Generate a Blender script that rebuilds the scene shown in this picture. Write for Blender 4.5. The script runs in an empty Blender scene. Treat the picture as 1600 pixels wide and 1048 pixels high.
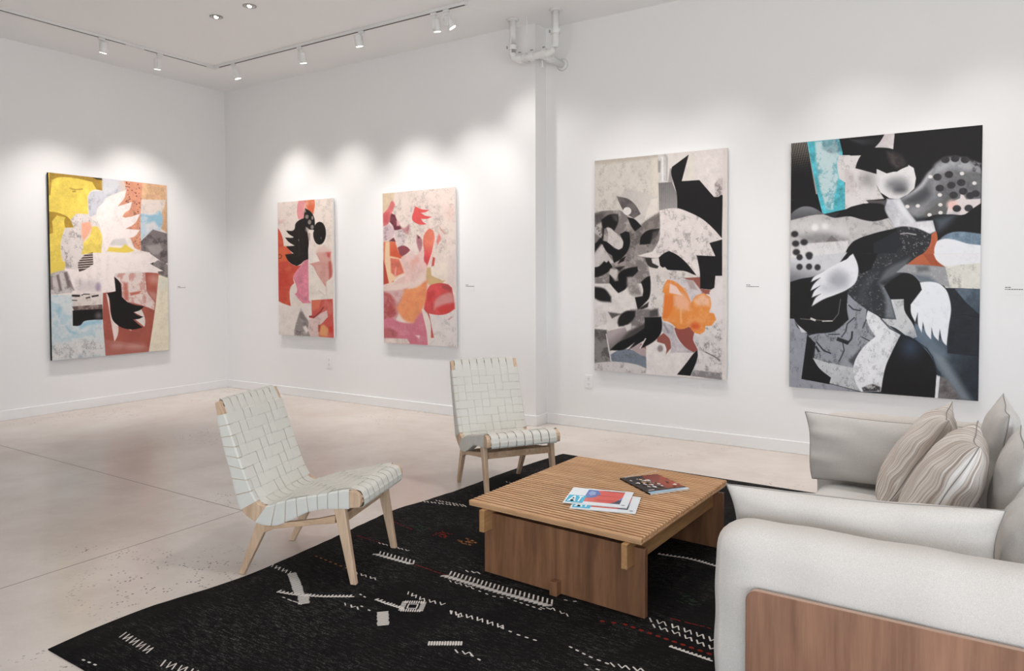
import bpy, bmesh, math, random
import numpy as np
from mathutils import Vector, Matrix, Euler

# ------------------------------------------------------------------ camera
scene = bpy.context.scene
COL = scene.collection
YAW, PITCH, ROLL = 0.5684, -0.0281, -0.0024
FPX, CYPX, CAM_H = 1123.9, 463.4, 1.5
_f = Vector((-math.sin(YAW)*math.cos(PITCH), math.cos(YAW)*math.cos(PITCH), math.sin(PITCH)))
_r = _f.cross(Vector((0, 0, 1))).normalized(); _u = _r.cross(_f)
_r2 = _r*math.cos(ROLL) + _u*math.sin(ROLL); _u2 = -_r*math.sin(ROLL) + _u*math.cos(ROLL)
cam = bpy.data.cameras.new('camera'); camo = bpy.data.objects.new('camera', cam); COL.objects.link(camo)
camo.matrix_world = Matrix(((_r2.x, _u2.x, -_f.x, 0), (_r2.y, _u2.y, -_f.y, 0), (_r2.z, _u2.z, -_f.z, CAM_H), (0, 0, 0, 1)))
cam.sensor_width = 36; cam.lens = FPX*36/1600; cam.shift_y = -(524-CYPX)/1600; cam.clip_start = .05
scene.camera = camo

# ------------------------------------------------------------------ daylight, exposure
w = bpy.data.worlds.new('daylight'); scene.world = w; w.use_nodes = True
bg = w.node_tree.nodes['Background']; bg.inputs[1].default_value = 6.3
_tc = w.node_tree.nodes.new('ShaderNodeTexCoord'); _sx = w.node_tree.nodes.new('ShaderNodeSeparateXYZ'); _rp = w.node_tree.nodes.new('ShaderNodeValToRGB')
_mr = w.node_tree.nodes.new('ShaderNodeMapRange'); _mr.inputs[1].default_value = -1; _mr.inputs[2].default_value = 1
w.node_tree.links.new(_tc.outputs['Generated'], _sx.inputs[0]); w.node_tree.links.new(_sx.outputs[2], _mr.inputs[0]); w.node_tree.links.new(_mr.outputs[0], _rp.inputs[0]); w.node_tree.links.new(_rp.outputs[0], bg.inputs[0])
_e = _rp.color_ramp.elements; _e[0].position = .44; _e[0].color = (.93, .95, .96, 1); _e[1].position = .52; _e[1].color = (.78, .88, 1.0, 1)   # brighter lower half added to light the ceiling, hazy sky above
scene.view_settings.view_transform = 'Standard'; scene.view_settings.look = 'None'
scene.view_settings.exposure = 0.0; scene.view_settings.gamma = 1; scene.view_settings.use_curve_mapping = False
XL, YB, YR, ZC = -8.55, 6.17, 6.38, 4.0         # left wall, back wall, set-back wall, ceiling
XP, XR, YF = -3.66, 4.6, -4.2                    # pier corner, right (window) wall, front wall
WIN_R = [(-3.4, -0.8), (-0.4, 2.2)]  # window spans in y on the right wall
WIN_F = [(-2.6, -.8), (-.4, 1.5), (1.9, 4.2)]                # window spans in x on the front wall
WZ0, WZ1 = .08, 2.35
def portal(loc, rot, sx, sy):
    l = bpy.data.lights.new('window_daylight', 'AREA'); l.shape = 'RECTANGLE'; l.size = sx; l.size_y = sy
    l.cycles.is_portal = True
    o = bpy.data.objects.new('window_daylight', l); o.location = loc; o.rotation_euler = rot; COL.objects.link(o)
for a, b in WIN_R: portal((XR+.02, (a+b)/2, (WZ0+WZ1)/2), (0, math.pi/2, 0), WZ1-WZ0, b-a)
for a, b in WIN_F: portal(((a+b)/2, YF-.02, (WZ0+WZ1)/2), (math.pi/2, 0, 0), b-a, WZ1-WZ0)

# ------------------------------------------------------------------ helpers
def tag(o, label=None, cat=None, group=None, kind=None):
    if label: o['label'] = label
    if cat: o['category'] = cat
    if group: o['group'] = group
    if kind: o['kind'] = kind
    return o
def root(name, label, cat, loc=(0, 0, 0), rz=0, group=None, mat=None):
    o = bpy.data.objects.new(name, None); COL.objects.link(o); o.empty_display_size = .1
    if mat is not None: o.matrix_world = mat
    else: o.location = loc; o.rotation_euler = (0, 0, rz)
    return tag(o, label, cat, group)
def obj(name, data, mats, parent=None, smooth=False, bevel=0, loc=None, mat=None, subsurf=0):
    if isinstance(data, bmesh.types.BMesh):
        me = bpy.data.meshes.new(name); data.normal_update(); data.to_mesh(me); data.free()
    else:
        me = bpy.data.meshes.new(name); me.from_pydata([tuple(v) for v in data[0]], [], data[1])
        if len(data) > 2: me.polygons.foreach_set('material_index', data[2])
        me.update()
    for m in (mats if isinstance(mats, (list, tuple)) else [mats]): me.materials.append(m)
    if smooth: me.polygons.foreach_set('use_smooth', [True]*len(me.polygons))
    o = bpy.data.objects.new(name, me); COL.objects.link(o)
    if parent: o.parent = parent
    if mat is not None: o.matrix_local = mat
    if loc: o.location = loc
    if bevel:
        b = o.modifiers.new('bevel', 'BEVEL'); b.width = bevel; b.segments = 2; b.limit_method = 'ANGLE'
        b.harden_normals = False
    if subsurf:
        s = o.modifiers.new('sub', 'SUBSURF'); s.levels = subsurf; s.render_levels = subsurf
    return o
def box(bm, x0, x1, y0, y1, z0, z1, mi=0):
    r = bmesh.ops.create_cube(bm, size=1); vs = r['verts']
    for v in vs: v.co = Vector(((x0+x1)/2+v.co.x*(x1-x0), (y0+y1)/2+v.co.y*(y1-y0), (z0+z1)/2+v.co.z*(z1-z0)))
    fs = {f for v in vs for f in v.link_faces}
    for f in fs: f.material_index = mi
    return vs
def B(*boxes):
    bm = bmesh.new()
    for b in boxes: box(bm, *b)
    return bm
def prism(bm, a, b, ha, hb):
    """tapered bar from point a to b; ha/hb = (half along d, half along y) at the two ends, section kept horizontal"""
    vs = []
    for p, hh in ((a, ha), (b, hb)):
        for sx, sy in ((-1, -1), (1, -1), (1, 1), (-1, 1)):
            vs.append(bm.verts.new((p[0]+sx*hh[0], p[1]+sy*hh[1], p[2])))
    for f in ((3, 2, 1, 0), (4, 5, 6, 7), (0, 1, 5, 4), (1, 2, 6, 5), (2, 3, 7, 6), (3, 0, 4, 7)):
        bm.faces.new([vs[i] for i in f])
def cyl(bm, a, b, r, r2=None, n=20, mi=0):
    a, b = Vector(a), Vector(b); d = b-a
    q = bmesh.ops.create_cone(bm, cap_ends=True, segments=n, radius1=r, radius2=r if r2 is None else r2, depth=d.length,
        matrix=Matrix.Translation((a+b)/2) @ d.to_track_quat('Z', 'Y').to_matrix().to_4x4())
    for f in {f for v in q['verts'] for f in v.link_faces}: f.material_index = mi
def tube(bm, pts, r, n=14, closed=False, mi=0):
    pts = [Vector(p) for p in pts]; N = len(pts); rings = []
    for i, p in enumerate(pts):
        t = (pts[(i+1) % N]-pts[i-1]) if closed else (pts[min(i+1, N-1)]-pts[max(i-1, 0)])
        t.normalize(); up = Vector((0, 0, 1)) if abs(t.z) < .9 else Vector((1, 0, 0))
        s = t.cross(up).normalized(); u = s.cross(t)
        rings.append([bm.verts.new(p+(s*math.cos(k*2*math.pi/n)+u*math.sin(k*2*math.pi/n))*r) for k in range(n)])
    for i in range(N if closed else N-1):
        a, b = rings[i], rings[(i+1) % N]
        for k in range(n):
            f = bm.faces.new((a[k], a[(k+1) % n], b[(k+1) % n], b[k])); f.material_index = mi; f.smooth = True
    if not closed:
        bm.faces.new(rings[0][::-1]).material_index = mi; bm.faces.new(rings[-1]).material_index = mi
def lin(c):
    return tuple(((v/255)/12.92 if v/255 <= .04045 else ((v/255+.055)/1.055)**2.4) for v in c[:3])

# ------------------------------------------------------------------ materials
def mat(name, col, rough=.6, spec=.5, emit=None, metal=0):
    m = bpy.data.materials.new(name); m.use_nodes = True; b = m.node_tree.nodes['Principled BSDF']
    b.inputs['Base Color'].default_value = (*col, 1); b.inputs['Roughness'].default_value = rough
    b.inputs['Specular IOR Level'].default_value = spec; b.inputs['Metallic'].default_value = metal
    if emit: b.inputs['Emission Color'].default_value = (*emit[0], 1); b.inputs['Emission Strength'].default_value = emit[1]
    return m
class NT:
    def __init__(s, m): s.m = m; s.n = m.node_tree.nodes; s.l = m.node_tree.links; s.b = s.n['Principled BSDF']
    def node(s, t, **k):
        x = s.n.new(t)
        for a, v in k.items():
            if a.startswith('i_'): x.inputs[a[2:].replace('_', ' ')].default_value = v
            else: setattr(x, a, v)
        return x
    def coord(s, scale=(1, 1, 1), kind='Object', rot=(0, 0, 0)):
        c = s.node('ShaderNodeTexCoord'); mp = s.node('ShaderNodeMapping')
        mp.inputs['Scale'].default_value = scale; mp.inputs['Rotation'].default_value = rot
        s.l.new(c.outputs[kind], mp.inputs[0]); return mp.outputs[0]
    def noise(s, vec, scale, detail=4, rough=.55, dist=0):
        x = s.node('ShaderNodeTexNoise', i_Scale=scale, i_Detail=detail, i_Roughness=rough, i_Distortion=dist)
        s.l.new(vec, x.inputs['Vector']); return x.outputs['Fac']
    def ramp(s, fac, stops):
        r = s.node('ShaderNodeValToRGB'); e = r.color_ramp.elements
        while len(e) < len(stops): e.new(.5)
        for x, (p, c) in zip(e, stops): x.position = p; x.color = (*c, 1) if len(c) == 3 else c
        s.l.new(fac, r.inputs[0]); return r.outputs[0]
    def mix(s, fac, a, b, mode='MIX'):
        x = s.node('ShaderNodeMix', data_type='RGBA', blend_type=mode)
        for i, v in ((0, fac), (6, a), (7, b)):
            if isinstance(v, (int, float)): x.inputs[i].default_value = v
            elif isinstance(v, tuple): x.inputs[i].default_value = (*v, 1)
            else: s.l.new(v, x.inputs[i])
        return x.outputs[2]
    def color(s, c): s.l.new(c, s.b.inputs['Base Color'])
    def rough(s, c): s.l.new(c, s.b.inputs['Roughness'])
    def bump(s, h, st=.2, d=.002):
        x = s.node('ShaderNodeBump', i_Strength=st, i_Distance=d); s.l.new(h, x.inputs['Height']); s.l.new(x.outputs[0], s.b.inputs['Normal'])
def wood(name, c1, c2, scale=(1, 1, 1), rot=(0, 0, 0), rough=.45):
    m = mat(name, c1, rough); t = NT(m); v = t.coord(scale, rot=rot)
    n1 = t.noise(v, 14, 6, .6, .6); n2 = t.noise(v, 60, 3, .7)
    c = t.ramp(n1, [(.3, c1), (.7, c2)]); d = t.ramp(n2, [(.35, (.78, .76, .74)), (.6, (1, 1, 1))])
    t.color(t.mix(.8, c, d, 'MULTIPLY')); t.bump(n2, .12, .001); return m
def cloth(name, c, weave=420, amt=.18, rough=.95):
    m = mat(name, c, rough, .15); t = NT(m); v = t.coord()
    n = t.noise(v, weave, 2, .7); k = t.noise(v, 60, 3)
    dark = tuple(x*(1-amt) for x in c)
    t.color(t.mix(t.ramp(n, [(.35, (0, 0, 0)), (.65, (1, 1, 1))]), dark, c)); t.bump(n, .35, .0015)
    t.b.inputs['Sheen Weight'].default_value = .15; return m
M = {}
M['wall'] = mat('wall_paint', (.83, .82, .81), .75, .2)
t = NT(M['wall']); t.bump(t.noise(t.coord(), 180, 3), .05, .001)
M['ceil'] = mat('ceiling_paint', (.90, .90, .90), .85, .15)
M['trim'] = mat('trim_paint', (.84, .835, .825), .35, .4)
M['white'] = mat('white_enamel', (.76, .755, .74), .4, .4)
M['pipe'] = mat('painted_pipe', (.78, .775, .76), .5, .3)
M['dark'] = mat('dark_slot', (.03, .03, .03), .6)
M['grey'] = mat('grey_plastic', (.35, .34, .33), .5)
M['lens'] = mat('lit_lens', (1, .95, .88), .4, emit=((1, .93, .84), 14))
M['ash'] = wood('ash_wood', lin((196, 164, 134)), lin((216, 186, 156)), (1, 1, .12))
M['ash_rail'] = wood('ash_rail_wood', lin((188, 152, 120)), lin((212, 180, 148)), (.15, 1, 1))
M['webbing'] = mat('cotton_webbing', lin((212, 209, 200)), .8, .2)
t = NT(M['webbing']); v = t.coord(); n = t.noise(v, 500, 2); t.color(t.mix(n, lin((200, 197, 187)), lin((220, 217, 208)))); t.bump(n, .25, .0008)
M['oak'] = wood('oak_top_wood', lin((194, 148, 106)), lin((220, 178, 136)), (.12, 1, 1))
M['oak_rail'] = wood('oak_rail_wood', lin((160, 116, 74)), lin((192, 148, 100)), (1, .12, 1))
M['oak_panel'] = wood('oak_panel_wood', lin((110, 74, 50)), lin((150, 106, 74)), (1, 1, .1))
M['walnut'] = wood('walnut_veneer', lin((122, 84, 64)), lin((164, 120, 94)), (.9, 1, .06))
M['walnut_edge'] = mat('veneer_edge', lin((188, 156, 136)), .5)
M['linen'] = cloth('oatmeal_linen', lin((219, 212, 204)))
M['linen2'] = cloth('grey_linen', lin((210, 205, 199)))
M['linen3'] = cloth('pale_linen', lin((222, 220, 215)))
M['seam'] = mat('seam_thread', lin((150, 145, 140)), .9, .1)
# striped fabric: stripes of uneven width along the pillow's own x
m = M['stripe'] = mat('striped_linen', lin((205, 196, 188)), .95, .15); t = NT(m)
_a = t.node('ShaderNodeAttribute', attribute_name='across'); n1 = t.noise(_a.outputs['Vector'], 105, 3, .8); n2 = t.noise(t.coord(), 400, 2)
c = t.ramp(n1, [(.40, lin((166, 150, 138))), (.47, lin((190, 176, 165))), (.52, lin((214, 206, 198))), (.56, lin((238, 234, 229))), (.60, lin((196, 184, 174)))])
t.color(t.mix(t.ramp(n2, [(.4, (.86, .86, .86)), (.6, (1, 1, 1))]), t.mix(1.0, c, (.86, .86, .86), 'MULTIPLY'), c)); t.bump(n2, .3, .0015)
# polished concrete
m = M['floor'] = mat('polished_concrete', (.4, .37, .34), .3, .5); t = NT(m); v = t.coord()
a = t.noise(v, .55, 6, .6, .4); b_ = t.noise(v, 3.2, 8, .65, .2); g = t.noise(v, 150, 3, .7); st = t.noise(t.coord((1, .4, 1)), 1.3, 6, .55, .1)
c = t.ramp(a, [(.3, lin((198, 184, 173))), (.5, lin((211, 199, 189))), (.72, lin((222, 213, 206)))])
c = t.mix(t.ramp(b_, [(.38, (.0, .0, .0)), (.80, (.5, .5, .5))]), c, lin((176, 161, 149)))
c = t.mix(t.ramp(st, [(.42, (0, 0, 0)), (.75, (.4, .4, .4))]), c, lin((220, 212, 204)))
c = t.mix(.5, c, t.ramp(g, [(.3, (.86, .86, .86)), (.6, (1, 1, 1))]), 'MULTIPLY')
# exposed aggregate pits, gathered in patches
vo = t.node('ShaderNodeTexVoronoi', i_Scale=44.0, i_Randomness=1.0); t.l.new(v, vo.inputs['Vector'])
pit = t.ramp(vo.outputs['Distance'], [(.16, (1, 1, 1)), (.30, (0, 0, 0))])
patch = t.ramp(t.noise(v, 1.05, 3, .6), [(.56, (0, 0, 0)), (.66, (1, 1, 1))])
_vd = t.node('ShaderNodeVectorMath', operation='DISTANCE'); _vd.inputs[1].default_value = (-3.38, 2.06, 0); t.l.new(v, _vd.inputs[0])
patch = t.mix(t.ramp(_vd.outputs['Value'], [(.22, (1, 1, 1)), (.52, (0, 0, 0))]), patch, (1, 1, 1))
pm = t.mix(1.0, pit, patch, 'MULTIPLY'); pm = t.mix(1.0, pm, t.ramp(t.noise(v, 11, 2), [(.48, (0, 0, 0)), (.56, (.9, .9, .9))]), 'MULTIPLY')
c = t.mix(pm, c, lin((72, 62, 56))); t.color(c)
t.rough(t.ramp(b_, [(.3, (.17, .17, .17)), (.7, (.27, .27, .27))])); t.bump(a, .05, .01)
# rug: near-black wool with faint worn threads across
m = M['rug'] = mat('black_wool', (.012, .011, .011), .95, .12); t = NT(m)
v = t.coord((1, 7, 1)); n = t.noise(v, 18, 5, .85); p = t.noise(t.coord(), 1.4, 4, .6); q = t.noise(t.coord((1, 1, 1)), 130, 3, .8)
c = t.mix(t.ramp(p, [(.4, (0, 0, 0)), (.7, (1, 1, 1))]), lin((11, 10, 11)), lin((19, 16, 15)))
sc = t.mix(1.0, t.ramp(n, [(.50, (0, 0, 0)), (.68, (.7, .7, .7))]), t.ramp(t.noise(t.coord(), 1.7, 3), [(.40, (.12, .12, .12)), (.60, (1, 1, 1))]), 'MULTIPLY')
sc = t.mix(1.0, sc, t.ramp(q, [(.44, (0, 0, 0)), (.6, (1, 1, 1))]), 'MULTIPLY')
t.color(t.mix(sc, c, lin((150, 145, 142)))); t.bump(t.noise(v, 60, 3), .6, .003)
M['yarn_w'] = mat('white_yarn', lin((205, 198, 190)), .95, .1); M['yarn_r'] = mat('red_yarn', lin((120, 38, 28)), .95, .1)
M['yarn_o'] = mat('ochre_yarn', lin((150, 100, 55)), .95, .1); M['yarn_g'] = mat('green_yarn', lin((42, 58, 44)), .95, .1)
# paint: colour comes from the artwork's colour attribute, with brush relief
def paint_mat():
    m = mat('acrylic_paint', (.8, .8, .8), .55, .3); t = NT(m)
    a = t.node('ShaderNodeAttribute', attribute_name='pigment'); t.color(a.outputs['Color'])
    t.bump(t.noise(t.coord(), 90, 4, .7), .15, .002); return m
M['paint'] = paint_mat()
M['canvas_w'] = mat('white_canvas_edge', (.74, .72, .70), .8, .2); M['canvas_k'] = mat('black_canvas_edge', (.012, .011, .011), .7, .2)
def plain(name, c, rough=.5): return mat(name, lin(c), rough, .4)

# ------------------------------------------------------------------ the room
T = .12
def struct(name, bm, m): o = obj(name, bm, m); o['kind'] = 'structure'; return o
struct('floor', B((XL-T, XR+T, YF-T, YR+T, -.1, 0)), M['floor'])
struct('ceiling', B((XL-T, XR+T, YF-T, YR+T, ZC, ZC+.1)), M['ceil'])
struct('wall_left', B((XL-T, XL, YF-T, YR+T, 0, ZC)), M['wall'])
struct('wall_back', B((XL, XP, YB, YR+T, 0, ZC)), M['wall'])
struct('wall_back_right', B((XP, XR+T, YR, YR+T, 0, ZC)), M['wall'])
def wall_with_windows(name, spans, lo, hi, mk):
    e = [lo]+[v for s in spans for v in s]+[hi]; bm = bmesh.new()
    for i in range(0, len(e), 2): box(bm, *mk(e[i], e[i+1], 0, ZC))
    for a, b in spans: box(bm, *mk(a, b, 0, WZ0)); box(bm, *mk(a, b, WZ1, ZC))
    struct(name, bm, M['wall'])
wall_with_windows('wall_right', WIN_R, YF-T, YR, lambda a, b, z0, z1: (XR, XR+T, a, b, z0, z1))
wall_with_windows('wall_front', WIN_F, XL, XR, lambda a, b, z0, z1: (a, b, YF-T, YF, z0, z1))
k = 0
for a, b in WIN_R:
    k += 1; f = .05; c = (a+b)/2
    struct('window_%d' % k, B((XR+.03, XR+.08, a, a+f, WZ0, WZ1), (XR+.03, XR+.08, b-f, b, WZ0, WZ1), (XR+.03, XR+.08, c-f/2, c+f/2, WZ0, WZ1), (XR+.03, XR+.08, a, b, WZ0, WZ0+f), (XR+.03, XR+.08, a, b, WZ1-f, WZ1)), M['trim'])
for a, b in WIN_F:
    k += 1; f = .05; c = (a+b)/2
    struct('window_%d' % k, B((a, a+f, YF-.08, YF-.03, WZ0, WZ1), (b-f, b, YF-.08, YF-.03, WZ0, WZ1), (c-f/2, c+f/2, YF-.08, YF-.03, WZ0, WZ1), (a, b, YF-.08, YF-.03, WZ0, WZ0+f), (a, b, YF-.08, YF-.03, WZ1-f, WZ1)), M['trim'])
BH, BT = .105, .016
def baseboard(name, boxes):
    o = struct(name, B(*boxes), M['trim']); b = o.modifiers.new('bevel', 'BEVEL'); b.width = .004; b.segments = 2
baseboard('baseboard_left', [(XL, XL+BT, YF, YB, 0, BH)])
baseboard('baseboard_back', [(XL+BT, XP, YB-BT, YB, 0, BH)])
baseboard('baseboard_pier', [(XP, XP+BT, YB-BT, YR, 0, BH)])
baseboard('baseboard_back_right', [(XP+BT, XR, YR-BT, YR, 0, BH)])
baseboard('baseboard_front', [(XL+BT, XR, YF, YF+BT, 0, BH)])
baseboard('baseboard_right', [(XR-BT, XR, YF+BT, YR-BT, 0, BH)])
struct('trim_1', B((XL+BT, -3.93, 2.926, 2.930, -.002, .0006), (-3.932, -3.928, YF+BT, 2.93, -.002, .0006), (-6.3, -4.0, 1.1, 1.103, -.002, .0006)), mat('floor_joint', lin((120, 108, 100)), .6))

# ------------------------------------------------------------------ paintings: pigment laid on each canvas, shape by shape
rs = np.random.RandomState(7)
def vnoise(x, y, octs=4, seed=0, gain=.55):
    out = np.zeros_like(x); amp = 1; tot = 0
    for o in range(octs):
        g = np.random.RandomState(seed*13+o).rand(64, 64); fx, fy = x*(2**o), y*(2**o)
        ix, iy = np.floor(fx).astype(int), np.floor(fy).astype(int); u, v = fx-ix, fy-iy; u = u*u*(3-2*u); v = v*v*(3-2*v)
        G = lambda a, b: g[a % 64, b % 64]
        out += amp*((G(ix, iy)*(1-u)+G(ix+1, iy)*u)*(1-v)+(G(ix, iy+1)*(1-u)+G(ix+1, iy+1)*u)*v); tot += amp; amp *= gain
    return out/tot
class Art:
    """quad = the four corners of the canvas in the photograph; shapes are read off enlarged crops (origin, scale)"""
    def __init__(s, quad, nu, nv, base):
        s.nu, s.nv = nu, nv
        src = [(0, 0), (1, 0), (1, 1), (0, 1)]; A = []; bb = []
        for (u, v), (x, y) in zip(src, quad):
            A += [[u, v, 1, 0, 0, 0, -u*x, -v*x], [0, 0, 0, u, v, 1, -u*y, -v*y]]; bb += [x, y]
        H = np.append(np.linalg.solve(np.array(A, float), np.array(bb, float)), 1).reshape(3, 3)
        U, V = np.meshgrid(np.linspace(0, 1, nu+1), np.linspace(0, 1, nv+1))
        W = H[2, 0]*U+H[2, 1]*V+1; s.PX = (H[0, 0]*U+H[0, 1]*V+H[0, 2])/W; s.PY = (H[1, 0]*U+H[1, 1]*V+H[1, 2])/W
        s.img = np.zeros((nv+1, nu+1, 3)); s.img[:] = base; s.region(0, 0, 1); s.sd = 0
        s.tex(s.img, 'm', .06)
        s.U, s.V = U, V
    def region(s, ox, oy, sc): s.o = (ox, oy, sc)
    def tex(s, img, kind, amt, X=None, Y=None, col=None):
        X = s.PX if X is None else X; Y = s.PY if Y is None else Y; s.sd = getattr(s, 'sd', 0)+1; q = s.sd
        n = vnoise(X/9+q, Y/9+q*2, 4, q); f = vnoise(X/1.6+q, Y/1.6, 3, q+50)
        if kind == 'm': img *= (1+amt*((n-.5)*2+(f-.5)))[..., None]
        if kind == 's':   # dark flecks and scratches
            r = vnoise(X/7, Y/9, 4, q+9); f = vnoise(X/1.1+q, Y/1.5, 3, q+50); m = np.clip((r*.6+f*.4-.54)*7, 0, 1)*amt; img *= (1+.14*amt*(n-.5))[..., None]; img *= (1-m*.34)[..., None]
        if kind == 'S':   # light flecks
            r = vnoise(X/4, Y/3, 4, q+9); m = (np.clip((r*f-.34)*10, 0, 1)*amt)[..., None]; img[:] = img*(1-m)+np.array([205, 203, 203])*m
        if kind == 'v':   # strong marbling towards col
            c = np.array(col if col is not None else (30, 28, 28)); m = (np.clip((n-.47)*5+(f-.5)*1.6, 0, 1)*amt)[..., None]; img[:] = img*(1-m)+c*m
        if kind == 'l':   # fine upright lines
            m = (.5+.5*np.sin(X*4.2+f*2))[..., None]*amt; img *= 1-m*.4
    def P(s, pts, col, f=.9, sm=2, op=1.0, g=None, t=None):
        ox, oy, sc = s.o; p = np.array(pts, float)/sc+np.array([ox, oy])
        if sm == 1:
            n = len(p); out = []
            for i in range(n):
                a, b, c, d = p[i-1], p[i], p[(i+1) % n], p[(i+2) % n]
                for k in range(6):
                    u = k/6; out.append(.5*((2*b)+(c-a)*u+(2*a-5*b+4*c-d)*u*u+(3*b-a-3*c+d)*u**3))
            p = np.array(out)
        if sm == 2 and len(p) > 4:      # round the soft bends, keep the sharp corners
            n = len(p); tg = np.zeros_like(p)
            for i in range(n):
                a, b = p[i]-p[i-1], p[(i+1) % n]-p[i]; la, lb = np.hypot(*a)+1e-9, np.hypot(*b)+1e-9
                if (a@b)/(la*lb) > .77 and max(la, lb) < 3.2*min(la, lb): tg[i] = (a/la+b/lb)/2
            out = []
            for i in range(n):
                a, b = p[i], p[(i+1) % n]; L_ = np.hypot(*(b-a)); ta, tb_ = tg[i], tg[(i+1) % n]; ch = (b-a)/(L_+1e-9)
                ta = ta if ta.any() else ch*.8; tb_ = tb_ if tb_.any() else ch*.8
                for k in range(5):
                    u = k/5; out.append((2*u**3-3*u*u+1)*a+(u**3-2*u*u+u)*L_*ta+(-2*u**3+3*u*u)*b+(u**3-u*u)*L_*tb_)
            p = np.array(out)
        pad = f+1.5; x0, y0 = p.min(0)-pad; x1, y1 = p.max(0)+pad
        mk = (s.PX > x0) & (s.PX < x1) & (s.PY > y0) & (s.PY < y1)
        if not mk.any(): return
        X, Y = s.PX[mk], s.PY[mk]; ins = np.zeros(len(X), bool); dm = np.full(len(X), 1e9)
        for i in range(len(p)):
            (xa, ya), (xb, yb) = p[i-1], p[i]; dx, dy = xb-xa, yb-ya
            if ya != yb:
                c = ((ya > Y) != (yb > Y)) & (X < dx*(Y-ya)/dy+xa); ins ^= c
            L = dx*dx+dy*dy
            if L < 1e-9: continue
            u = np.clip(((X-xa)*dx+(Y-ya)*dy)/L, 0, 1); dm = np.minimum(dm, (X-xa-u*dx)**2+(Y-ya-u*dy)**2)
        sd = np.sqrt(dm)*np.where(ins, 1, -1); al = np.clip(.5+sd/f, 0, 1); al = al*al*(3-2*al)*op
        C = np.zeros((len(X), 3)); C[:] = col
        if g is not None:
            c2, xa, ya, xb, yb = g; xa, ya, xb, yb = xa/sc+ox, ya/sc+oy, xb/sc+ox, yb/sc+oy
            u = np.clip(((X-xa)*(xb-xa)+(Y-ya)*(yb-ya))/((xb-xa)**2+(yb-ya)**2), 0, 1)[:, None]; C = C*(1-u)+np.array(c2)*u
        if t is not None: s.tex(C, t[0], t[1], X, Y, t[2] if len(t) > 2 else None)
        s.img[mk] = s.img[mk]*(1-al[:, None])+C*al[:, None]
    def E(s, cx, cy, rx, ry, col, f=.9, op=1, **k):
        s.P([(cx+rx*math.cos(a*math.pi/8), cy+ry*math.sin(a*math.pi/8)) for a in range(16)], col, f=f, op=op, **k)
    def L(s, pts, wd, col, f=.7, op=1):
        for (xa, ya), (xb, yb) in zip(pts[:-1], pts[1:]):
            d = math.hypot(xb-xa, yb-ya) or 1; nx, ny = -(yb-ya)/d*wd/2, (xb-xa)/d*wd/2
            s.P([(xa+nx, ya+ny), (xb+nx, yb+ny), (xb-nx, yb-ny), (xa-nx, ya-ny)], col, f=f, op=op)
    def build(s, name, label, mw, W, H, D, side):
        """mw: canvas frame: origin = centre on the wall, x right, y up, z out of the wall"""
        r = root(name, label, 'painting', mat=mw, group='paintings on the gallery walls')
        s.tex(s.img, 's', .12); I = s.img/255; I = np.clip(I*.93+I.mean(-1, keepdims=True)*.07, 0.01, 1); c = np.where(I <= .04045, I/12.92, ((I+.055)/1.055)**2.4)*.95
        nu, nv = s.nu, s.nv; bx = (s.U-.5)*W; by = (.5-s.V)*H
        co = np.stack([bx, by, np.full_like(bx, D)], -1).reshape(-1, 3).astype(np.float32)
        i = np.arange(nv)[:, None]*(nu+1)+np.arange(nu)[None]; q = np.stack([i, i+nu+1, i+nu+2, i+1], -1).reshape(-1)
        me = bpy.data.meshes.new('painted_surface'); me.vertices.add(len(co)); me.vertices.foreach_set('co', co.ravel())
        me.loops.add(len(q)); me.loops.foreach_set('vertex_index', q.astype(np.int32)); me.polygons.add(len(q)//4)
        me.polygons.foreach_set('loop_start', np.arange(0, len(q), 4, dtype=np.int32)); me.update(calc_edges=True); me.validate()
        at = me.color_attributes.new('pigment', 'FLOAT_COLOR', 'POINT')
        at.data.foreach_set('color', np.concatenate([c.reshape(-1, 3), np.ones((len(co), 1))], 1).astype(np.float32).ravel())
        me.materials.append(M['paint']); o = bpy.data.objects.new('painted_surface', me); COL.objects.link(o); o.parent = r
        obj('canvas', B((-W/2, W/2, -H/2, H/2, -.0+.014, D-.0008)), side, r)
        f = .035; [obj('stretcher_bar', B((-W/2+.03, W/2-.03, b_-.02, b_+.02, .002, .0138)), M['oak_rail'], r) for b_ in (H/2-.06, -H/2+.06)]
        return r
def wall_mat(cx, cz, wall, tilt=0):
    if wall == 'left': m = Matrix(((0, 0, 1, XL), (1, 0, 0, cx), (0, 1, 0, cz), (0, 0, 0, 1)))
    else: m = Matrix(((1, 0, 0, cx), (0, 0, -1, YB if wall == 'back' else YR), (0, 1, 0, cz), (0, 0, 0, 1)))
    return m @ Matrix.Rotation(tilt, 4, 'Z')
K = (22, 20, 21)
# ---- the large black and white painting on the right
a = Art([(1236, 224), (1535.2, 197.6), (1527.3, 629), (1233.2, 605)], 420, 640, (44, 46, 50))
a.region(1225, 190, 4.99)
a.P([(40,150),(1560,30),(1560,700),(40,720)], K)
a.P([(50,160),(182,150),(260,570),(55,625)], (176,164,152))
for i in range(-5, 10): a.P([(56+i*13.0-6,150),(62+i*13.0-5,150),(62+i*13.0+75,600),(56+i*13.0+68,640)], K, f=.8)
a.P([(178,160),(430,138),(455,260),(420,330),(470,480),(475,690),(300,728),(258,560)], (78,184,198), t=('m',.25))
a.P([(240,160),(400,145),(440,250),(405,340),(425,450),(395,560),(380,690),(330,690),(280,520),(250,330)], (196,218,220), f=5, t=('v',.75,(84,160,175)))
a.P([(300,150),(430,140),(440,230),(380,250),(300,220)], (110,150,160), f=5, op=.6, t=('v',.7,(50,60,66)))
a.P([(40,625),(258,568),(298,725),(180,745),(40,800)], K)
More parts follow.
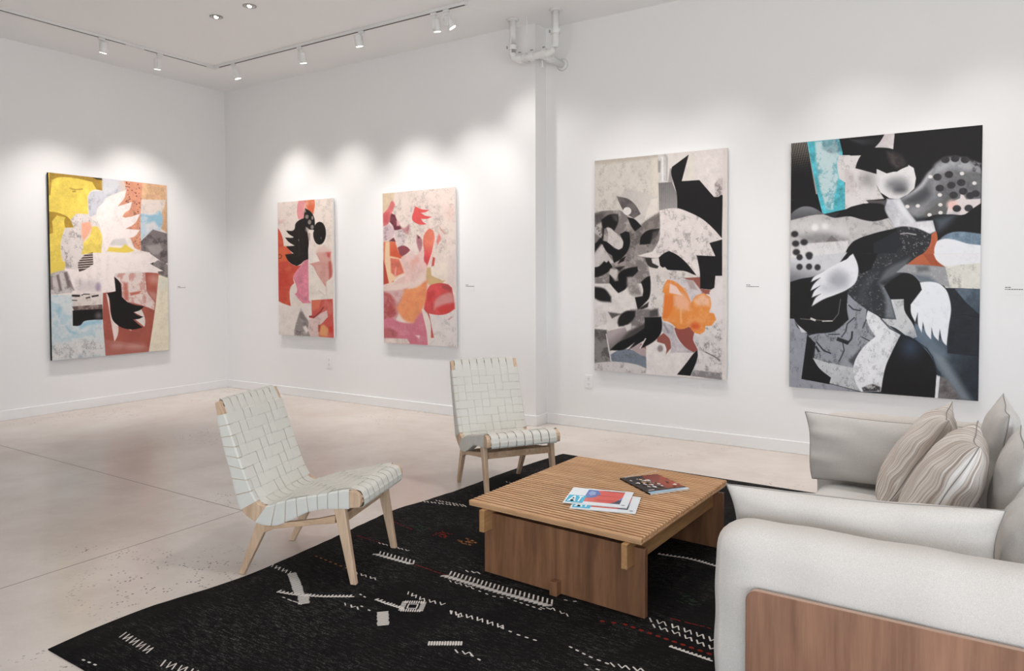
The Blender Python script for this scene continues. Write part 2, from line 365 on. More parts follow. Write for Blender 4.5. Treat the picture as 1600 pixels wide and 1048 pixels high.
a.P([(40,740),(90,690),(150,665),(220,672),(290,712),(300,742),(40,790)], (128,128,132), sm=1, f=2, g=((70,70,74),150,670,150,780))
a.P([(430,265),(600,266),(560,370),(725,410),(720,500),(780,610),(640,620),(662,640),(475,690),(475,480),(430,450),(412,330)], (226,219,217), t=('s',.35))
a.P([(470,380),(540,400),(560,560),(480,560)], (205,192,188), f=8, op=.6, t=('s',.6))
a.P([(430,138),(785,102),(760,160),(712,208),(600,268),(520,270),(455,245)], K, sm=0)
a.P([(510,145),(765,140),(720,190),(610,185)], (60,61,66), f=6, g=((28,28,30),560,140,700,200))
a.P([(785,102),(862,98),(850,222),(780,215),(708,208),(750,160)], (212,203,203), t=('m',.08))
a.P([(722,375),(800,400),(880,398),(968,345),(1010,370),(1028,450),(1015,530),(960,580),(890,615),(820,605),(750,560),(715,490),(710,430)], (228,225,224), sm=0, f=1.2)
a.E(880,500,80,50,(110,110,114), f=22, op=.85); a.E(905,540,50,26,(70,70,74), f=14, op=.8)
a.E(650,470,60,70,(150,146,146), f=22, op=.7); a.E(640,560,60,50,(226,222,220), f=16, op=.7)
a.P([(600,268),(680,215),(760,208),(850,222),(920,260),(962,315),(968,355),(880,390),(800,412),(722,375),(720,415),(555,368),(570,320)], K, f=1)
a.P([(800,240),(900,260),(955,320),(950,350),(880,375),(830,330)], (72,64,62), f=8, t=('v',.6,(36,32,32)))
# dotted grey wing
a.P([(905,610),(1000,560),(1060,500),(1140,400),(1200,320),(1290,285),(1400,300),(1480,340),(1535,420),(1535,640),(1400,740),(1150,740),(1040,760),(960,700)], (112,112,114), f=7, t=('m',.2))
a.P([(1180,350),(1300,300),(1440,320),(1520,370),(1440,400),(1300,380),(1160,440)], (176,177,182), f=14, op=.9, t=('v',.3,(90,90,94)))
a.P([(1480,320),(1535,340),(1535,420),(1470,400)], (150,150,152), f=5, t=('v',.9,(30,30,32)))
a.P([(1000,590),(1100,520),(1150,560),(1150,640),(1050,660),(930,640)], (72,73,78), f=16, op=.9)
a.P([(1150,420),(1200,480),(1190,600),(1100,690),(1000,760),(930,700),(1080,650),(1150,580)], (158,158,162), f=18, op=.7)
a.P([(1060,760),(1180,660),(1290,590),(1280,740)], (98,98,96), f=3, op=.8)
a.P([(1120,410),(1160,380),(1080,520),(950,600),(920,610),(1060,500)], (206,206,210), f=8, op=.8)
a.P([(1290,645),(1370,610),(1380,560),(1420,620),(1530,615),(1530,660),(1400,740),(1262,738)], (226,214,212), f=1.5); a.E(1310,660,42,34,(240,196,188), f=8)
for x,y in ((1257,308),(1332,300),(1195,443),(1284,424),(1213,530),(1302,508),(1380,488),(1395,556),(1320,585),(1450,590),(1490,575),(1345,690),(1437,688),(1410,310)): a.E(x,y,33,27,(52,50,52), f=2, t=('m',.3))
for x,y in ((1386,417),(1482,493),(1213,583),(960,672),(1042,667),(1217,660),(1133,738),(1218,722),(1140,440)): a.E(x,y,17,14,(232,226,222), f=1.2)
# light band with wing
a.P([(40,775),(300,728),(390,755),(520,745),(600,770),(690,785),(815,760),(870,842),(700,880),(600,920),(540,940),(500,990),(465,1048),(40,1100)], (196,191,190), f=2, t=('s',.6))
a.P([(40,790),(200,770),(420,800),(560,860),(420,900),(200,860),(40,860)], (214,211,210), f=14, op=.8); a.E(240,830,26,26,(240,238,236), f=6); a.E(320,820,24,22,(236,234,232), f=8)
a.P([(120,900),(330,870),(500,930),(330,950),(160,960)], (120,118,118), f=14, op=.6); a.P([(320,945),(370,895),(430,940)], (120,114,112), f=2)
a.P([(60,960),(340,945),(500,935),(490,1010),(430,1100),(40,1100)], (222,219,218), f=3, t=('s',.3))
for x,y in ((82,880),(90,955),(155,945),(95,1022),(195,1045)): a.E(x,y,28,24,(46,44,46), f=4)
a.P([(390,755),(440,710),(520,670),(620,645),(720,650),(770,680),(815,755),(760,775),(690,785),(600,765),(520,745),(450,742)], K, f=1, sm=0)
a.P([(800,610),(905,610),(960,700),(1030,790),(1160,780),(1185,865),(1130,890),(1050,850),(930,830),(862,842),(815,757),(785,690)], (196,196,202), f=4, g=((222,220,222),820,640,1080,840), t=('m',.1))
a.P([(850,620),(900,615),(1000,780),(1010,810),(930,740)], (226,226,230), f=8); a.P([(640,620),(800,622),(790,665),(760,650),(662,642)], (88,82,84), f=3)
a.P([(850,840),(930,828),(1050,850),(1138,890),(1135,1000),(1080,1060),(900,1060),(910,960)], (42,42,45), f=3, t=('S',.5))
a.L([(800,770),(860,850),(900,920),(915,970)], 5, (170,165,160)); a.L([(905,885),(960,880),(1030,892)], 9, (180,176,174), f=2)
a.P([(465,1060),(500,985),(560,930),(700,880),(872,840),(920,970),(880,1010),(840,1060)], K)
a.P([(695,960),(880,860),(915,970),(850,1060),(700,1060)], (34,37,43), f=2)
a.P([(1090,780),(1150,745),(1300,735),(1400,738),(1470,690),(1535,648),(1535,885),(1400,870),(1280,880),(1230,910),(1202,942),(1180,860),(1160,778)], K)
a.P([(1170,770),(1280,745),(1340,740),(1260,830),(1200,870)], (92,104,116), f=16, op=.75)
a.P([(1148,890),(1185,865),(1195,930),(1175,1000),(1180,1060),(1060,1060),(1110,1010),(1138,960)], (192,98,62), t=('m',.12))
a.P([(1190,945),(1240,920),(1400,940),(1535,972),(1535,1060),(1172,1060),(1170,1000)], (234,234,238))
a.P([(1205,938),(1250,900),(1330,872),(1535,890),(1535,978),(1430,965),(1330,935),(1250,925)], (116,138,156), f=2, t=('m',.25))
a.region(1225, 400, 4.366)
a.P([(30,20),(430,-20),(390,45),(250,120),(200,145),(30,190)], (208,207,210), f=2, g=((120,120,124),150,60,120,175))
for x,y in ((105,12),(172,8),(105,78),(170,77),(228,82)): a.E(x,y,21,21,(50,48,50), f=3)
a.P([(30,185),(110,160),(200,145),(420,60),(510,130),(440,240),(430,290),(430,370),(440,440),(400,480),(340,520),(260,538),(190,538),(130,520),(85,470),(65,430),(30,430)], K)
a.P([(470,-10),(830,-10),(700,100),(640,190),(690,215),(730,300),(765,440),(690,430),(640,410),(560,370),(480,310),(430,270),(450,220),(500,150)], (47,49,53), f=1.5, t=('S',.35))
a.P([(470,-10),(640,-10),(590,100),(520,130),(500,60)], K, f=2); a.P([(560,150),(640,120),(560,250),(600,370),(500,310),(520,220)], (72,74,80), f=12, op=.6)
a.P([(650,200),(690,215),(735,320),(760,440),(690,430),(690,300)], (140,146,152), f=9, op=.75); a.P([(700,100),(860,20),(800,110),(690,170),(640,190)], (120,124,128), f=9, op=.7)
a.P([(380,48),(440,10),(470,-10),(500,60),(506,120),(485,190),(430,235),(350,270),(270,300),(188,348),(215,290),(252,262),(188,288),(205,245),(247,207),(180,242),(200,200),(247,153),(183,182),(200,150),(260,115),(330,75)], (230,230,234), f=2)
a.E(370,170,70,60,(150,150,158), f=22, op=.75); a.E(300,230,50,30,(190,190,196), f=14, op=.7)
a.P([(380,48),(420,-5),(455,-5),(430,25),(400,40)], K); a.L([(110,432),(200,440),(330,450),(370,400),(385,300)], 4, (130,126,120), f=1.5); a.L([(180,430),(215,445)], 14, (200,196,190)); a.L([(260,450),(330,448)], 7, (200,196,190))
a.P([(835,68),(945,-5),(1020,-5),(1040,40),(1097,86),(960,72)], (190,98,62)); a.P([(945,-5),(1020,-5),(1040,40),(1097,86),(1000,70)], (172,82,50), f=2)
a.P([(1018,-5),(1345,-5),(1345,240),(1200,232),(1100,230),(1060,150),(1095,84),(1040,40)], (224,221,210), f=1.5, t=('s',.5))
a.P([(1022,-5),(1345,-5),(1345,60),(1200,72),(1100,78),(1040,38)], (234,233,236), f=3)
a.P([(765,120),(830,66),(960,72),(1098,86),(1130,228),(1060,205),(930,188),(850,128)], (158,158,160), f=2, t=('S',.4)); a.P([(900,80),(980,75),(990,110),(910,120)], (84,86,90), f=8, op=.7)
a.P([(870,130),(990,150),(1060,205),(930,188)], (96,108,120), f=8, op=.8)
a.P([(680,215),(750,160),(820,125),(870,135),(920,185),(938,240),(905,290),(868,340),(862,400),(895,470),(880,495),(820,380),(812,305),(725,302)], K)
a.P([(890,465),(1110,600),(1110,670),(1330,690),(1322,1010),(1200,1000),(1100,860),(1040,800),(1000,700),(900,590)], (96,112,128), f=4, g=((40,46,54),960,600,1250,800), t=('m',.18))
a.P([(990,640),(1080,680),(1280,1000),(1200,1000),(1060,790)], (142,152,160), f=14, op=.75); a.P([(890,490),(960,560),(1100,640),(1120,700),(1000,660),(900,580)], (104,118,132), f=12, op=.8)
a.P([(1085,228),(1345,238),(1335,698),(1112,672),(1112,600),(1138,340)], (34,38,44), f=1.5, t=('m',.2)); a.L([(1140,420),(1230,412),(1330,432)], 3, (14,14,16))
a.P([(1160,233),(1345,238),(1345,425),(1240,330)], (96,112,126), f=1.5, g=((60,72,84),1200,230,1320,410), t=('m',.2))
a.P([(925,190),(1000,185),(1060,202),(1105,245),(1130,320),(1136,380),(1122,480),(1112,560),(1105,622),(1078,590),(1060,510),(1050,588),(1018,550),(1004,498),(1000,578),(968,540),(945,460),(936,532),(913,480),(910,395),(892,458),(865,400),(862,340),(900,290),(938,240)], (234,236,240), f=1.6)
a.P([(728,305),(815,303),(820,380),(880,480),(905,560),(860,578),(760,500),(690,470),(662,433),(765,442)], (204,204,205), t=('s',.6))
a.P([(435,265),(480,310),(562,372),(560,440),(622,550),(560,620),(500,680),(475,770),(300,750),(205,705),(215,600),(155,555),(200,538),(340,520),(440,440),(428,360)], (148,151,158), f=1.5, t=('s',1))
for l in (([(440,340),(470,370),(520,380)],8),([(480,425),(430,470),(420,520),(390,560)],7),([(400,600),(410,650),(375,725)],7),([(465,520),(460,570),(430,605),(380,575)],12),([(360,570),(440,600)],26),([(220,590),(270,650),(320,670)],9),([(560,440),(535,500)],6),([(215,620),(240,660)],14),([(530,560),(590,590)],6),([(300,540),(380,540)],6)): a.L(l[0], l[1], (30,30,33), f=1.6, op=.9)
a.P([(440,720),(520,640),(540,650),(480,760)], (60,60,64), f=6, op=.8, t=('s',.8))
a.P([(30,430),(68,432),(90,490),(158,535),(120,842),(300,875),(525,935),(30,900)], (150,151,160), f=1.2, t=('s',.5)); a.P([(66,434),(90,470),(158,528),(120,525)], (205,205,208), f=1.5)
a.P([(158,545),(215,600),(195,700),(260,785),(320,835),(310,880),(118,842)], K)
a.P([(195,700),(260,722),(340,742),(472,768),(482,860),(525,930),(310,872),(320,835),(240,770)], (190,191,193), f=1.2, t=('s',.8))
a.P([(570,378),(640,418),(692,468),(795,543),(740,650),(692,760),(660,932),(525,932),(490,880),(472,800),(480,730),(530,640),(622,555),(580,490),(560,430)], (228,228,230), f=1.2, t=('s',.5))
a.P([(530,905),(600,880),(655,900),(655,930),(540,930)], (60,58,60), f=3, t=('v',.8,(210,208,206)))
a.P([(795,543),(860,560),(935,620),(1000,700),(1035,790),(1037,880),(1025,978),(658,936),(690,770),(740,655)], K, f=1.4); a.E(860,630,55,60,(56,76,98), f=34, op=.8)
a.L([(660,435),(720,500),(800,545),(900,590),(970,640),(1010,700),(1040,790)], 7, (26,32,40), f=3)
a.P([(1037,820),(1062,825),(1047,980),(1025,978)], (226,226,228)); a.P([(1062,825),(1110,850),(1200,985),(1046,980)], (112,106,106), f=2, t=('m',.3))
a.P([(1036,780),(1060,800),(1070,830),(1045,825)], (40,52,62), f=4)
a.build('large_painting', 'large black and white abstract painting with a turquoise patch, above the sofa', wall_mat(-.613, 1.585, 'right'), 1.335, 2.035, .045, M['canvas_w'])

# ---- the black, white and orange painting
a = Art([(927, 252), (1138.5, 233.6), (1137.5, 596.4), (928.7, 581.4)], 320, 520, (222, 213, 207))
a.region(900, 225, 4.99)
a.P([(130,130),(650,80),(655,620),(130,620)], (213,205,195), t=('s',.35)); a.P([(130,130),(640,90),(640,115),(135,165)], (176,160,145), f=8, op=.6)
a.P([(600,120),(650,110),(650,420),(600,420)], (226,214,200), f=10, op=.7)
a.P([(640,88),(718,80),(715,300),(652,306)], (206,201,197), t=('m',.1)); a.P([(640,140),(662,140),(660,230),(642,230)], (140,134,130), f=3, op=.8); a.L([(690,90),(715,120),(712,300)], 14, (168,163,160), f=3, op=.7); a.L([(676,110),(678,300)], 14, (234,230,226), f=2)
a.P([(720,80),(890,62),(800,150),(752,188),(748,300),(718,300)], (222,214,208)); a.P([(735,200),(748,200),(760,310),(722,306)], (158,152,150), f=2)
a.P([(645,312),(752,306),(795,420),(800,520),(652,528)], (142,137,137), t=('l',.8), g=((178,172,170),700,320,730,510))
a.P([(885,60),(1195,35),(1195,420),(1085,425),(970,293),(830,300)], (228,217,213), t=('m',.05)); a.P([(880,90),(930,80),(920,290),(840,296)], (222,214,200), f=2, op=.7)
a.P([(1090,330),(1125,280),(1155,280),(1155,420),(1100,425)], (205,190,186), f=4, t=('s',1))
K2=(20,18,19)
a.P([(885,93),(752,188),(745,230),(768,320),(790,400),(797,520),(880,545),(1000,605),(1150,750),(1155,412),(1140,410),(1120,425),(1085,425),(970,293),(830,300)], K2, f=.8)
a.P([(1152,758),(1050,785),(1105,905),(950,883),(975,960),(980,1060),(1152,1060)], K2, f=.8)
a.P([(130,545),(200,530),(290,527),(345,530),(400,570),(500,640),(560,600),(660,535),(660,900),(570,910),(575,1000),(590,1100),(130,1100)], (128,119,115), f=2, t=('v',.55,(210,200,194)))
a.P([(400,640),(560,620),(650,680),(640,880),(480,900),(380,980),(300,1000),(420,850)], (150,140,135), f=8, op=.6, t=('v',.6,(40,37,36)))
a.P([(380,358),(590,400),(560,500),(510,640),(430,570),(330,430)], (192,184,180), f=4, op=.7, g=((206,198,192),400,380,560,420)); a.P([(585,440),(640,430),(640,540),(540,600),(520,640)], (226,216,206), f=1.5)
a.P([(312,415),(400,435),(450,470),(480,510),(505,555),(450,590),(380,545),(335,470)], (112,104,102), f=1.5, t=('v',.4,(60,55,54))); a.E(397,532,33,31,(228,219,214))
a.P([(130,560),(220,540),(210,600),(150,640)], (90,84,82), f=8, t=('m',.3)); a.P([(660,535),(620,580),(540,620),(515,640),(540,680),(655,665)], (118,108,104), f=3, t=('v',.4,(170,158,150)))
a.P([(190,600),(250,560),(325,555),(325,620),(295,685),(245,655),(215,670),(205,765),(240,775),(240,830),(180,775),(140,790),(200,720),(195,660)], (24,22,22), f=3)
a.P([(270,560),(320,558),(320,610),(290,600)], (130,120,116), f=5, op=.8, t=('v',.5))
a.P([(200,765),(250,780),(300,825),(345,832),(368,770),(340,712),(385,690),(415,700),(422,780),(400,850),(345,910),(292,938),(278,880),(235,850),(190,785),(140,850),(133,850),(133,790),(165,775)], K2, f=2)
a.P([(232,662),(265,665),(292,690),(340,730),(367,780),(360,820),(330,835),(290,812),(240,775),(245,705)], (208,198,193), f=1.5, t=('s',.5))
a.P([(133,650),(190,620),(200,680),(190,740),(133,700)], (190,182,176), f=4, t=('v',.7,(50,46,45)))
a.P([(400,582),(450,592),(512,652),(460,692),(430,650)], K2, f=2); a.P([(497,795),(510,730),(560,685),(655,670),(640,712),(600,745),(580,790),(540,795)], K2, f=2.5); a.P([(600,700),(650,680),(640,720),(590,770)], (80,74,72), f=6)
a.P([(133,880),(200,790),(232,850),(292,935),(200,965),(133,990)], (204,195,190), f=2, t=('s',.5)); a.P([(133,990),(200,970),(250,920),(282,970),(240,1010),(180,1045),(133,1050)], K2, f=2)
a.P([(325,945),(345,910),(388,885),(372,925)], K2, f=2); a.P([(540,900),(590,900),(600,940),(650,965),(640,985),(600,988),(560,950)], (48,44,42), f=2)
a.P([(655,530),(720,515),(800,513),(880,540),(1000,602),(1090,682),(1152,752),(1050,785),(1105,905),(950,883),(975,1060),(940,1035),(880,950),(800,880),(730,845),(690,870),(650,897),(560,895),(480,882),(600,850),(652,760)], (228,216,211), f=1.2, t=('s',.7))
a.P([(650,897),(690,865),(732,846),(800,880),(870,940),(960,1050),(860,1005),(770,998),(700,990),(660,960)], K2, f=.9)
a.region(900, 400, 4.99)
a.P([(570,95),(640,110),(700,98),(720,120),(850,140),(980,172),(980,200),(850,190),(760,200),(700,210),(690,300),(700,430),(670,500),(590,400),(590,280),(585,180)], (218,208,201), f=1.5, t=('s',.8))
a.P([(1098,168),(1200,168),(1200,620),(1000,640),(1020,560),(1100,540),(1060,340)], (225,215,212), f=1.2)
a.P([(850,185),(985,178),(985,270),(1085,282),(1080,322),(1040,310),(1000,320),(930,230)], (152,86,73)); a.P([(740,192),(850,195),(925,205),(1000,300),(960,320),(910,380),(860,270),(780,215)], (212,202,202), f=2, t=('s',.4)); a.P([(870,200),(920,205),(960,280),(900,270)], (170,150,145), f=5, op=.8)
a.P([(950,8),(1152,18),(1152,168),(1100,168),(1090,280),(980,268),(975,130)], K2, f=.8); a.E(1068,302,16,16,(225,215,212)); a.P([(1060,280),(1110,250),(1100,180),(1200,180),(1200,400),(1080,400)], (226,216,213), f=1.5)
# camouflage, lower half
a.P([(330,205),(325,160),(350,130),(400,108),(480,95),(487,130),(440,180),(402,178),(412,240),(380,275),(330,302),(290,260),(258,220),(260,150),(300,210)], K2, f=2.5)
a.P([(133,100),(175,90),(215,50),(277,95),(240,140),(133,172)], K2, f=2); a.P([(300,100),(380,90),(340,130)], (40,36,35), f=2.5)
a.P([(255,150),(265,110),(320,120),(325,150),(310,200)], (204,195,189), f=3, t=('s',.5)); a.P([(133,250),(220,268),(272,330),(272,372),(180,362),(133,335)], (26,24,24), f=5)
a.P([(400,180),(440,175),(470,190),(500,260),(520,320),(470,330),(420,310),(400,250)], (170,160,155), f=6, t=('v',.5,(110,102,98)))
a.P([(510,215),(560,175),(582,170),(587,260),(575,340),(530,392),(485,435),(462,335),(522,325),(528,280)], K2, f=2); a.P([(485,430),(572,372),(565,410),(520,430)], (30,27,27), f=3)
a.P([(133,430),(260,440),(370,460),(330,505),(133,578)], (216,206,201), f=2, t=('s',.3)); a.P([(250,450),(355,465),(280,500)], (90,84,82), f=3)
a.P([(133,580),(240,590),(275,840),(133,885)], (132,127,124), f=3, t=('v',.6,(60,56,55))); a.P([(238,600),(440,555),(445,600),(300,742),(265,755)], (176,162,161), f=2, g=((80,74,74),330,600,400,700))
a.P([(430,430),(640,425),(650,490),(560,500),(500,560),(430,560)], (120,112,110), f=5, t=('v',.5,(200,192,188))); a.P([(580,440),(645,425),(650,480),(580,490)], (76,72,72), f=5)
a.P([(325,530),(350,470),(400,440),(467,443),(460,490),(400,552),(335,563)], (26,24,24), f=4); a.P([(380,555),(435,545),(440,590),(400,600)], (214,206,202), f=3)
a.P([(420,600),(560,520),(560,620),(400,700),(330,700)], (70,64,63), f=8)
a.P([(265,785),(330,750),(420,740),(558,800),(558,892),(480,862),(275,835)], (118,127,138), f=1.5, t=('s',.5)); a.P([(430,735),(500,700),(553,720),(555,802),(500,780)], (178,156,156), f=2); a.P([(500,700),(545,690),(553,740)], (140,84,76), f=2)
a.P([(540,492),(672,488),(682,560),(662,630),(600,690),(512,735),(540,670),(410,748),(462,688),(380,742),(300,750),(268,745),(330,690),(440,640),(540,575)], (16,15,16), f=2.2); a.L([(505,735),(550,655)], 8, (220,212,208), f=1)
a.P([(133,850),(275,838),(480,862),(560,898),(560,930),(133,915)], (206,199,196), f=2, t=('s',.6)); a.L([(235,620),(255,730),(275,835)], 7, (222,214,210), f=1)
a.P([(552,722),(630,680),(700,700),(722,740),(700,780),(800,763),(932,768),(870,850),(800,945),(558,930)], (224,215,210), t=('m',.05)); a.E(665,735,22,26,(150,135,130), f=4, t=('s',.9))
a.P([(640,655),(690,612),(740,660),(752,730),(708,782),(715,740),(700,700),(640,682)], (150,82,72), f=1.5); a.P([(680,520),(770,560),(782,620),(830,700),(935,768),(800,766),(745,772),(752,720),(740,660),(680,600)], (186,176,178), f=2, t=('m',.15)); a.L([(690,540),(730,610)], 10, (130,128,140), f=4)
a.P([(775,575),(860,555),(952,600),(925,665),(962,745),(930,766),(860,722),(800,645)], (149,76,66))
a.P([(935,610),(1100,540),(1200,480),(1200,990),(905,945),(965,800),(962,745),(925,665)], (216,208,204), f=1.2, t=('s',.9)); a.P([(930,903),(1152,925),(1152,978),(908,947)], (132,127,127), f=2, t=('v',.6,(200,194,190))); a.L([(1020,760),(1100,800),(1140,830)], 7, (90,84,82), f=2)
a.P([(960,745),(962,800),(905,947),(798,938),(870,850),(932,770)], K2, f=.9)
a.P([(700,225),(720,198),(770,208),(830,250),(880,320),(908,378),(950,322),(1010,303),(1058,335),(1067,400),(1050,455),(1090,462),(1106,510),(1070,557),(1022,560),(1018,600),(980,625),(930,607),(898,562),(850,582),(800,580),(760,545),(730,527),(690,520),(678,490),(700,430),(698,310),(680,290)], (234,140,62), f=1.2, t=('v',.5,(240,168,110)))
a.P([(770,320),(850,300),(900,370),(890,440),(830,430),(770,400)], (240,176,140), f=8, op=.9); a.P([(930,360),(1000,310),(1055,345),(1055,400),(960,400)], (241,186,152), f=8, op=.9); a.P([(738,220),(790,250),(840,322),(735,300)], (238,200,186), f=1.5)
a.P([(695,315),(765,318),(760,430),(720,500),(682,500)], (232,122,48), f=4); a.E(940,560,38,26,(215,80,40), f=10, op=.8); a.L([(826,420),(830,540)], 10, (244,196,150), f=4, op=.7); a.L([(715,215),(860,270),(900,370)], 9, (236,140,80), f=3, op=.8)
a.P([(1156,-180),(1200,-185),(1200,1000),(1156,1000)], (222,212,205), f=1)
a.region(900, 225, 4.99); a.P([(1156,30),(1200,30),(1200,800),(1156,800)], (222,212,205), f=1)
a.build('tall_painting', 'black and cream abstract painting with an orange flower shape, right of the pier', wall_mat(-2.452, 1.60, 'right'), 1.28, 2.035, .045, M['canvas_w'])

# ---- the yellow and rust painting on the left wall
a = Art([(76.5, 269), (259, 289.2), (263.7, 548), (84, 562.7)], 300, 450, (222, 212, 205))
a.region(60, 260, 6.667)
Yl = (231,202,84)
a.P([(100,50),(670,110),(665,250),(590,240),(540,262),(512,310),(520,500),(400,490),(365,530),(375,640),(285,640),(262,700),(238,820),(262,960),(300,1120),(100,1140)], Yl, t=('m',.10))
a.P([(120,60),(665,118),(665,250),(605,238),(560,160),(400,122),(220,112),(145,140),(130,300),(115,300)], (166,130,48), f=1.5, t=('m',.15)); a.P([(560,110),(665,118),(662,140),(600,132)], (52,40,28), f=2)
a.P([(115,468),(200,480),(300,520),(345,565),(378,638),(285,636),(276,560),(290,530),(200,510),(150,570),(162,690),(115,705)], (172,136,46), f=1.5, t=('m',.12))
a.L([(330,225),(380,240),(460,235)], 6, (140,110,50), f=3); a.L([(360,260),(390,258)], 9, (130,100,50), f=3)
a.P([(665,118),(885,142),(850,260),(700,330),(660,390),(612,430),(600,500),(530,530),(520,380),(520,310),(550,262),(665,250)], (190,190,197), f=1.5, t=('s',.4)); a.P([(665,122),(860,145),(840,200),(700,300),(668,240)], (206,206,208), f=5, op=.7)
a.P([(878,142),(1080,168),(1062,500),(1068,890),(1000,860),(950,740),(900,660),(820,420),(890,320),(910,240)], (214,146,116), t=('m',.12))
rd = random.Random(3)
for i in range(110):
    x = rd.uniform(885,1070); y = rd.uniform(160,860); q = rd.uniform(3,8) if y < 560 else rd.uniform(2,6)
    a.E(x, y, q, q, (104,56,46), f=1.1, op=.85)
a.P([(830,150),(885,150),(910,245),(850,260)], (206,190,182), f=3)
a.P([(1080,165),(1340,190),(1345,700),(1270,650),(1290,420),(1320,350),(1070,345)], (214,170,130), t=('m',.14)); a.P([(1072,340),(1322,350),(1312,400),(1280,480),(1062,480)], (223,208,198), f=3, t=('s',.3))
a.P([(1060,490),(1180,505),(1260,455),(1290,540),(1268,662),(1190,665),(1062,765)], (146,188,208), f=4, t=('v',.6,(214,214,214))); a.P([(1110,600),(1200,570),(1260,650),(1190,665),(1120,700)], (214,212,214), f=6)
a.P([(1188,658),(1345,702),(1350,1100),(1180,1060),(1160,900),(1068,880),(1064,780)], (126,116,116), f=1.5, t=('v',.55,(60,54,54))); a.P([(1120,830),(1260,810),(1290,870),(1240,920),(1180,920)], (166,158,155), f=5, op=.8)
W1 = (236,224,219)
a.P([(912,243),(760,320),(665,385),(612,460),(608,540),(640,620),(655,700),(662,870),(640,900),(700,1000),(1000,900),(1065,880),(1000,850),(930,750),(1000,730),(1052,662),(905,650),(1000,595),(1055,490),(950,525),(870,525),(900,480),(945,450),(970,368),(815,418),(890,330)], W1, t=('s',.15))
a.P([(880,520),(930,480),(960,440),(1000,470),(1030,500),(900,535)], (214,146,116), f=1.5, t=('s',.9)); a.P([(740,820),(780,760),(900,748),(930,830)], (206,200,196), f=4)
a.P([(715,885),(735,840),(860,850),(900,810),(1000,880),(930,898)], Yl, f=2.5); a.P([(430,940),(400,860),(650,860),(660,900),(570,905),(480,935)], Yl, f=2)
a.P([(560,620),(620,628),(662,720),(655,880),(560,890),(470,920),(465,800),(530,730)], (228,200,90), f=2, t=('m',.1))
a.P([(340,560),(380,510),(430,493),(520,510),(575,560),(640,600),(560,625),(450,620),(448,700),(470,830),(450,920),(415,1047),(400,1130),(290,1120),(245,900),(245,800),(285,640),(375,635)], (217,206,201), f=2, t=('s',.8))
a.P([(452,590),(540,575),(560,640),(520,720),(470,785),(452,700)], (236,168,138), f=4)
a.region(60, 410, 6.667)
a.P([(565,-30),(570,-100),(1160,-90),(1300,10),(1345,10),(1345,40),(1165,20),(1298,95),(1220,112),(1100,108),(1050,88),(800,118),(790,150),(805,300),(640,322),(350,312),(300,200),(280,60),(420,70)], W1, f=1.2, t=('s',.15))
a.P([(1180,20),(1240,-20),(1310,0),(1345,40),(1345,170),(1250,130),(1240,100),(1298,93)], (140,130,128), f=1.5, t=('v',.5,(70,64,62))); a.P([(1158,18),(1200,0),(1192,28)], (70,60,58))
a.P([(425,-10),(480,-75),(568,-105),(575,20),(500,72),(430,97),(418,40)], (70,52,50), f=1)
for i in range(7): a.L([(400,-78+i*24),(576,-90+i*24)], 8, (222,208,200), f=.8)
a.P([(500,72),(575,20),(600,60),(430,120)], W1, f=1); a.P([(380,-120),(480,-75),(425,-10),(400,-20)], (217,206,201), f=2)
a.P([(120,-10),(285,-10),(292,40),(250,82),(140,116)], Yl, f=1)
a.P([(140,112),(270,78),(310,100),(350,200),(362,312),(140,335)], (200,190,186), f=2, t=('s',.6))
for x0,y0,x1,y1,wd in ((210,130,245,295,26),(290,100,330,260,34),(145,140,150,280,18),(330,190,375,290,14)): a.L([(x0,y0),(x1,y1)], wd, (92,76,76), f=4, op=.75)
a.P([(400,180),(640,200),(650,300),(420,300)], (190,178,178), f=12, op=.6, t=('s',.8)); a.E(625,255,26,44,(150,130,160), f=6, op=.7)
a.P([(140,340),(362,335),(362,655),(420,660),(480,610),(678,593),(708,975),(140,1030)], (206,212,213), f=1.2, t=('v',.5,(150,190,205))); a.P([(430,650),(520,610),(670,600),(660,640),(520,660),(440,700)], (140,190,212), f=6, op=.8); a.P([(180,500),(230,450),(260,470),(230,560)], (140,182,200), f=7, op=.8); a.L([(300,660),(340,720),(400,740)], 14, (140,184,204), f=5)
a.P([(160,850),(500,800),(690,850),(700,970),(150,1020)], (218,212,208), f=12, op=.7, t=('s',.9))
a.P([(352,330),(640,318),(672,430),(362,455)], (216,204,196), f=1.2, t=('s',.5))
for p,wd in (([(357,345),(440,348)],20),([(455,345),(480,330),(540,332)],8),([(560,356),(630,344)],16),([(360,393),(410,395)],8),([(500,372),(545,362)],12)): a.L(p, wd, (26,22,22), f=1.4)
a.P([(360,458),(668,438),(672,492),(380,505)], (96,78,74), f=1.5, t=('v',.6,(180,160,150))); a.P([(365,500),(500,492),(672,488),(676,596),(560,600),(480,615),(450,650),(420,660),(368,658)], (20,18,19)); a.E(632,555,34,34,(96,90,92), f=10)
Rs = (166,84,70)
a.P([(675,320),(800,305),(880,150),(1120,108),(1260,120),(1200,600),(1150,935),(706,972),(676,600)], Rs, t=('m',.06)); a.P([(1125,115),(1250,122),(1240,240),(1200,320),(1130,280)], (178,92,74), f=4); a.E(1200,180,46,40,(210,160,148), f=14, op=.7); a.P([(1140,300),(1240,330),(1220,420),(1160,360)], (200,150,138), f=8, op=.7)
a.P([(695,806),(900,832),(1150,890),(1150,938),(706,975)], (172,98,86), f=1.5); a.E(830,870,60,26,(212,170,160), f=14, op=.6); a.E(1010,880,90,24,(214,176,166), f=14, op=.6)
